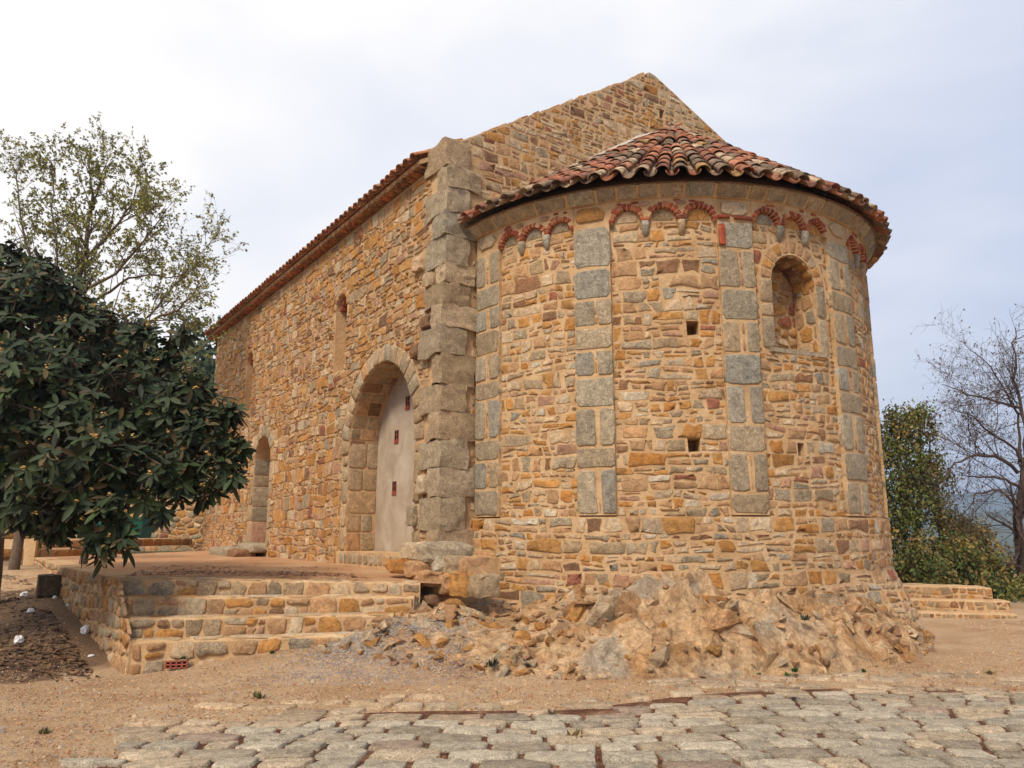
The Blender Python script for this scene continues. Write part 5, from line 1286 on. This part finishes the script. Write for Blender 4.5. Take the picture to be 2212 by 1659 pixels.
# -- loquat with big dark leaves
lq = empty('loquat_tree', Vector((-8.1, 12.4, .5)), 'large dark green loquat tree with big leathery leaves and brownish flower buds, overhanging the terrace', 'tree')
tb = Bag()
BL = [(50, 690, 11, 130), (130, 650, 11, 62), (200, 760, 10.8, 100), (300, 765, 10.6, 66), (365, 775, 10.5, 34), (100, 880, 10.2, 165), (290, 890, 10, 110), (390, 900, 10, 72), (470, 885, 10, 32), (440, 955, 9.8, 62), (492, 1000, 9.6, 38), (400, 1040, 9.7, 52), (300, 1020, 9.5, 95), (150, 1020, 9.3, 115), (30, 1020, 9.5, 105), (235, 1120, 9.1, 48), (210, 1185, 9.0, 28), (345, 1105, 9.4, 24), (-90, 820, 10.5, 200), (-100, 1000, 10, 150), (70, 1095, 9.3, 55), (20, 610, 11.3, 75), (90, 590, 11.3, 45), (30, 545, 11.3, 22), (225, 710, 10.9, 42), (-40, 650, 11.3, 90), (400, 820, 10.3, 40), (180, 700, 11.2, 60), (160, 1100, 9.2, 55), (455, 1065, 9.7, 24), (500, 900, 9.9, 20), (515, 965, 9.7, 22), (505, 1035, 9.6, 20), (425, 840, 10.1, 26), (385, 735, 10.5, 22), (270, 1165, 9.1, 22), (120, 1150, 9.2, 24)]
BC = [(atD(x, y, D), r * D / 1661, D) for x, y, D, r in BL]
base = Vector((-8.1, 12.4, .4)); fork = Vector((-7.9, 12.0, 1.9))
tube(tb, [base, base + Vector((.03, -.05, .5)), fork], .11, .085, 8)
for c, r, D in BC:
    if r > .12 and rng.random() < .9:
        mid = fork.lerp(c, .5) + Vector((rng.gauss(0, .15), rng.gauss(0, .15), .1)); tube(tb, [fork + (c - fork) * .02, fork.lerp(mid, .5) + Vector((0, 0, -.08)), mid, mid.lerp(c, .6), c], .05, .015, 5)
b2 = Vector((-7.6, 13.9, .7)); tube(tb, [b2, b2 + Vector((.12, 0, .8)), b2 + Vector((.1, -.2, 2.0))], .075, .05, 8)
mats_ = tb.build('trunk', M_BARK, lq, True)
LSH = [(0, 0), (.16, .10), (.42, .17), (.70, .155), (.9, .08), (1.0, 0)]
def loq_leaf(p, d, upv, ln):
    side = d.cross(upv).normalized(); nn_ = side.cross(d).normalized(); cv = rng.uniform(.1, .5); v = []; f = []
    for t_, w in LSH:
        q = p + d * (t_ * ln) - UP * (cv * t_ * t_ * ln * .5)
        if w == 0: v.append(q)
        else: v += [q + side * (w * ln) + nn_ * (w * ln * .35), q, q - side * (w * ln) + nn_ * (w * ln * .35)]
    f = [[0, 1, 2], [0, 2, 3]]
    for k in range(3): a = 1 + 3 * k; f += [[a, a + 3, a + 4, a + 1], [a + 1, a + 4, a + 5, a + 2]]
    f += [[10, 13, 11], [11, 13, 12]]
    return v, f
leaves = []; buds = Bag(); tw = Bag()
for c, r, D in BC:
    n = int(62 * (r / .5) ** 2) + 6
    for _ in range(n):
        u_ = Vector((rng.gauss(0, 1), rng.gauss(0, 1), rng.gauss(0, 1))).normalized()
        if u_.y > .35 and rng.random() < .7: continue
        k = rng.uniform(.62, 1.04) if rng.random() < .8 else rng.uniform(.2, .6)
        p = c + u_ * r * k
        ax = (u_ * .8 + Vector((0, -.2, .25)) + Vector((rng.gauss(0, .35), rng.gauss(0, .35), rng.gauss(0, .35)))).normalized()
        s1 = ax.cross(Vector((.3, .1, .95))).normalized(); s2 = ax.cross(s1); m_ = rng.randint(6, 9); ph = rng.uniform(0, 6)
        tube(tw, [p - ax * .25, p - ax * .1, p], .012, .007, 4)
        g_ = rng.uniform(.8, 1.25)
        for q in range(m_):
            a = ph + 2.4 * q; el_ = rng.uniform(.05, .6); d = (s1 * math.cos(a) + s2 * math.sin(a)) * math.cos(el_) + ax * math.sin(el_); d = (d + Vector((0, 0, -.18))).normalized()
            k2 = g_ * rng.uniform(.75, 1.25); cc3 = (.018, .029, .008) if rng.random() < .62 else ((.028, .045, .012) if rng.random() < .75 else (.075, .055, .018))
            v, f = loq_leaf(p - ax * .03 * q / 3, d, ax, rng.uniform(.13, .235)); leaves.append((scr_area(v) if D < 11.2 and p.y < c.y + .1 * r else 0, v, f, (cc3[0] * k2, cc3[1] * k2, cc3[2] * k2, 1)))
        if rng.random() < .22:
            for q in range(6):
                pp = p + ax * rng.uniform(.01, .09) + Vector((rng.gauss(0, .012), rng.gauss(0, .012), rng.gauss(0, .012))); hv, hf = HULLS[q]; buds.add([pp + h_ * .019 for h_ in hv], hf)
leaves.sort(key=lambda q: -q[0]); lb_ = Bag()
for i, (a_, v, f, t4) in enumerate(leaves):
    if i < 300: mesh_obj('leaf', v, f, M_LOQ, lq, True, t4)
    else: lb_.add(v, f, t4)
lb_.build('foliage', M_LOQ, lq, True, 'stuff'); buds.build('flower_buds', M_BUD, lq, False, 'stuff'); tw.build('twigs', M_BARK, lq, False, 'stuff')

# slender trunk standing behind the loquat
sb_ = Bag(); q0 = atD(26, 1246, 15.2); tube(sb_, [q0 - UP * .1, q0 + Vector((.04, 0, .5)), q0 + Vector((.05, 0, 1.2)), q0 + Vector((-.1, .1, 2.4)), q0 + Vector((-.1, .1, 3.2))], .105, .06, 8)
sl = empty('slender_tree', q0, 'slender straight grey trunk at the far left, its crown lost in the loquat', 'tree'); sb_.build('trunk', M_BARK, sl, True)
cl = Bag()
for _ in range(900):
    u_ = Vector((rng.gauss(0, 1), rng.gauss(0, 1), rng.gauss(0, 1))).normalized() * rng.random() ** .4; v, f = loq_leaf(q0 + Vector((-.3, .1, 3.6)) + u_ * 1.1, (u_ + Vector((0, 0, -.2))).normalized(), UP, .18); cl.add(v, f, (.022, .04, .016, 1))
cl.build('crown', M_LOQ, sl, True, 'stuff')

# -- bare tree on the right
D_ = 19.5
bt = empty('bare_almond_tree', atD(2207, 1330, D_), 'nearly leafless dark-barked tree with fine twigs, at the right edge', 'tree')
limbs = [(pxpath([(2207, 1340), (2206, 1240), (2200, 1150), (2207, 1060), (2214, 990)], D_), .125, .085),
         (pxpath([(2212, 1060), (2170, 1035), (2130, 1030), (2090, 1030)], D_), .045, .012),
         (pxpath([(2212, 1000), (2180, 960), (2140, 935), (2100, 900), (2050, 880)], D_, D_ - .6), .04, .007),
         (pxpath([(2206, 1000), (2200, 920), (2175, 850), (2140, 790), (2080, 740)], D_, D_ + .6), .04, .007),
         (pxpath([(2214, 990), (2212, 900), (2195, 820), (2190, 740), (2195, 700)], D_), .055, .008),
         (pxpath([(2200, 1020), (2150, 985), (2090, 985), (2050, 1010), (2030, 1060)], D_, D_ - .8), .05, .01),
         (pxpath([(2200, 880), (2150, 870), (2090, 850), (2035, 830)], D_), .04, .008),
         (pxpath([(2205, 1100), (2160, 1060), (2110, 1070), (2080, 1110)], D_), .04, .01),
         (pxpath([(2214, 980), (2260, 900), (2300, 800)], D_), .05, .012)]
wood, twigs, tips = branch_tree(limbs, 3, None, None, [(.8, 2.0, 5.6), (.4, 1.0, 6.0), (.18, .5, 5.6)], .85, .1)
wood.build('trunk', M_BARKP, bt, True); twigs.build('twigs', M_BARKP, bt, False, 'stuff')
lf = Bag()
for pts in tips:
    if rng.random() < .6: k = rng.uniform(.7, 1.3); leaf_quad(lf, pts[-1], Vector((rng.gauss(0, .5), rng.gauss(0, .5), -.8)).normalized(), rng.uniform(.05, .08), .28, (.13 * k, .105 * k, .06 * k, 1))
lf.build('foliage', M_LEAF, bt, False, 'stuff')

# -- leafy trees and shrubs on the right
def leafy(name, label, base_px, D, blobs, cols, dens, s0=.06, s1=.12, cat='tree', grp=None):
    b0 = atD(*base_px, D); root = empty(name, b0, label, cat, grp); tk = Bag(); fo = Bag()
    cs = [(atD(x, y, D + dz), r * D / 1661) for x, y, r, dz in blobs]
    tube(tk, [b0 - UP * .3, b0.lerp(cs[0][0], .5) + Vector((.1, 0, 0)), cs[0][0]], .09, .04, 6)
    for c, r in cs:
        tube(tk, [b0.lerp(cs[0][0], .5), b0.lerp(c, .75) + Vector((rng.gauss(0, .1), 0, 0)), c], .04, .015, 4)
        ncl = int(dens * r * r * 95) + 16
        for _ in range(ncl):
            u_ = Vector((rng.gauss(0, 1), rng.gauss(0, 1), rng.gauss(0, 1))).normalized(); p = c + u_ * r * rng.uniform(.35, 1.08) ; k0 = rng.uniform(.6, 1.45); cc4 = rng.choice(cols)
            for _ in range(rng.randint(10, 18)):
                q = p + Vector((rng.gauss(0, .11), rng.gauss(0, .11), rng.gauss(0, .11))); k = k0 * rng.uniform(.75, 1.3)
                leaf_quad(fo, q, Vector((rng.gauss(0, 1), rng.gauss(0, 1), rng.gauss(0, 1) - .4)).normalized(), rng.uniform(s0, s1), .33, (cc4[0] * k, cc4[1] * k, cc4[2] * k, 1))
    tk.build('trunk', M_BARKP, root, True); fo.build('crown', M_LEAF, root, False, 'stuff')
GA, GB, GO, GY = (.10, .115, .022), (.065, .095, .024), (.21, .14, .04), (.42, .36, .13)
leafy('leafy_tree', 'bushy olive green tree with yellowish top just right of the apse', (1950, 1270), 20, [(1945, 1010, 70, 0), (1955, 930, 44, 0), (1990, 905, 30, .2), (1935, 900, 22, 0), (2000, 1010, 56, .3), (1925, 1100, 80, 0), (1985, 1085, 60, .2), (1950, 1190, 80, -.2), (1900, 960, 60, .6)], [GA, GA, GB, GO], 1.5)
leafy('young_tree', 'pale yellowish young tree rising behind the bushy one', (1975, 1200), 20.8, [(1985, 900, 24, 0), (1960, 925, 28, 0), (2010, 935, 22, 0)], [GY, GA], 1.6, .05, .09)
leafy('brown_green_tree', 'brownish green tree between the bushy tree and the bare one', (2045, 1290), 21.5, [(2020, 1040, 44, 0), (2035, 1110, 40, 0), (2010, 1000, 30, 0), (2060, 1150, 50, .3)], [GO, GA, GO], 1.1, .05, .1)
SHR = [('low dark shrub directly behind the rear steps', 1990, 1235, 58, 18.2), ('olive shrub left of centre behind the rear steps', 2050, 1200, 55, 19), ('brownish shrub below the bare tree', 2110, 1210, 60, 19.5), ('dark green shrub at the right end of the rear steps', 2150, 1275, 48, 17.6), ('round shrub partly hidden by the dark trunk', 2195, 1270, 52, 19), ('small shrub at the right edge beside the lowest step', 2215, 1330, 36, 17), ('dark shrub in the gap beside the apse', 1935, 1225, 50, 18.4), ('pale brown shrub seen against the hills', 2090, 1150, 42, 23)]
for lb, x, y, r, D in SHR:
    leafy('shrub', lb, (x, y + r), D, [(x, y, r, 0), (x - r * .6, y + r * .35, r * .6, 0), (x + r * .6, y + r * .3, r * .65, .2), (x, y + r * .7, r * .6, -.2)], [GA, GB, GO] if 'brown' not in lb else [GO, GO, GA], 1.5, cat='shrub', grp='shrubs behind the rear steps')

# -- far slopes
def hill(name, x0, x1, y0, y1, ztop, col_mat, seed):
    v = []; n = 60; m_ = 16
    for i in range(n + 1):
        for j in range(m_ + 1):
            x = x0 + (x1 - x0) * i / n; t_ = j / m_; y = y0 + (y1 - y0) * t_
            e = math.sin(math.pi * min(1, max(0, i / n))) ** .6; z = -8 + (ztop + 8) * t_ ** .8 * e * (1 + .18 * mnoise.noise(Vector((x * 4 / (x1 - x0) * 2, t_ * 3, seed)))) 
            v.append((x, y, z))
    f = [[i * (m_ + 1) + j, (i + 1) * (m_ + 1) + j, (i + 1) * (m_ + 1) + j + 1, i * (m_ + 1) + j + 1] for i in range(n) for j in range(m_)]
    tag(mesh_obj(name, v, f, col_mat, None, True), kind='structure')
m, t, b = newmat('wooded_hillside'); p = pos(t)
t.links.new(ramp(t, nz(t, p, .02, 8, .7), [(.35, (.035, .05, .02)), (.6, (.07, .085, .04))]), b.inputs['Base Color']); M_HILL = m
hill('distant_hills', 500, 2300, 1300, 1900, 104, M_HILL, 3)
hill('nearer_hills', 250, 1100, 700, 950, 24, M_HILL, 8)
# pine wood on the slope behind the nave
pw = Bag(); 
for _ in range(150):
    x = rng.uniform(-44, -17); y = rng.uniform(48, 75); zb = G(x, y); h = rng.uniform(4.0, 7.5)
    for _ in range(70):
        u_ = Vector((rng.gauss(0, 1), rng.gauss(0, 1), rng.gauss(0, .8))).normalized() * rng.random() ** .4 * h * .27; p = Vector((x, y, zb + h * .8)) + Vector((u_.x, u_.y, u_.z * 1.3)); k = rng.uniform(.6, 1.5)
        leaf_quad(pw, p, Vector((rng.gauss(0, 1), rng.gauss(0, 1), rng.gauss(0, 1))).normalized(), rng.uniform(.35, .6), .5, (.045 * k, .065 * k, .02 * k, 1))
pw.build('pine_wood', M_LEAF, None, False, 'stuff')

# ---- haze
hb = mesh_obj('haze', [(x, y, z) for z in (-9.5, 130) for x, y in ((-2600, -2600), (2600, -2600), (2600, 6100), (-2600, 6100))], [[0, 3, 2, 1], [4, 5, 6, 7], [0, 1, 5, 4], [1, 2, 6, 5], [2, 3, 7, 6], [3, 0, 4, 7]], None)
m = bpy.data.materials.new('air'); m.use_nodes = True; t = m.node_tree; t.nodes.clear(); o_ = t.nodes.new('ShaderNodeOutputMaterial'); pv = t.nodes.new('ShaderNodeVolumePrincipled')
pv.inputs['Color'].default_value = (.55, .72, 1.0, 1); pv.inputs['Density'].default_value = .0005; pv.inputs['Anisotropy'].default_value = .2; t.links.new(pv.outputs[0], o_.inputs['Volume']); hb.data.materials.append(m); tag(hb, kind='stuff')
for o in bpy.data.objects:
    if o.name == 'ground': pass
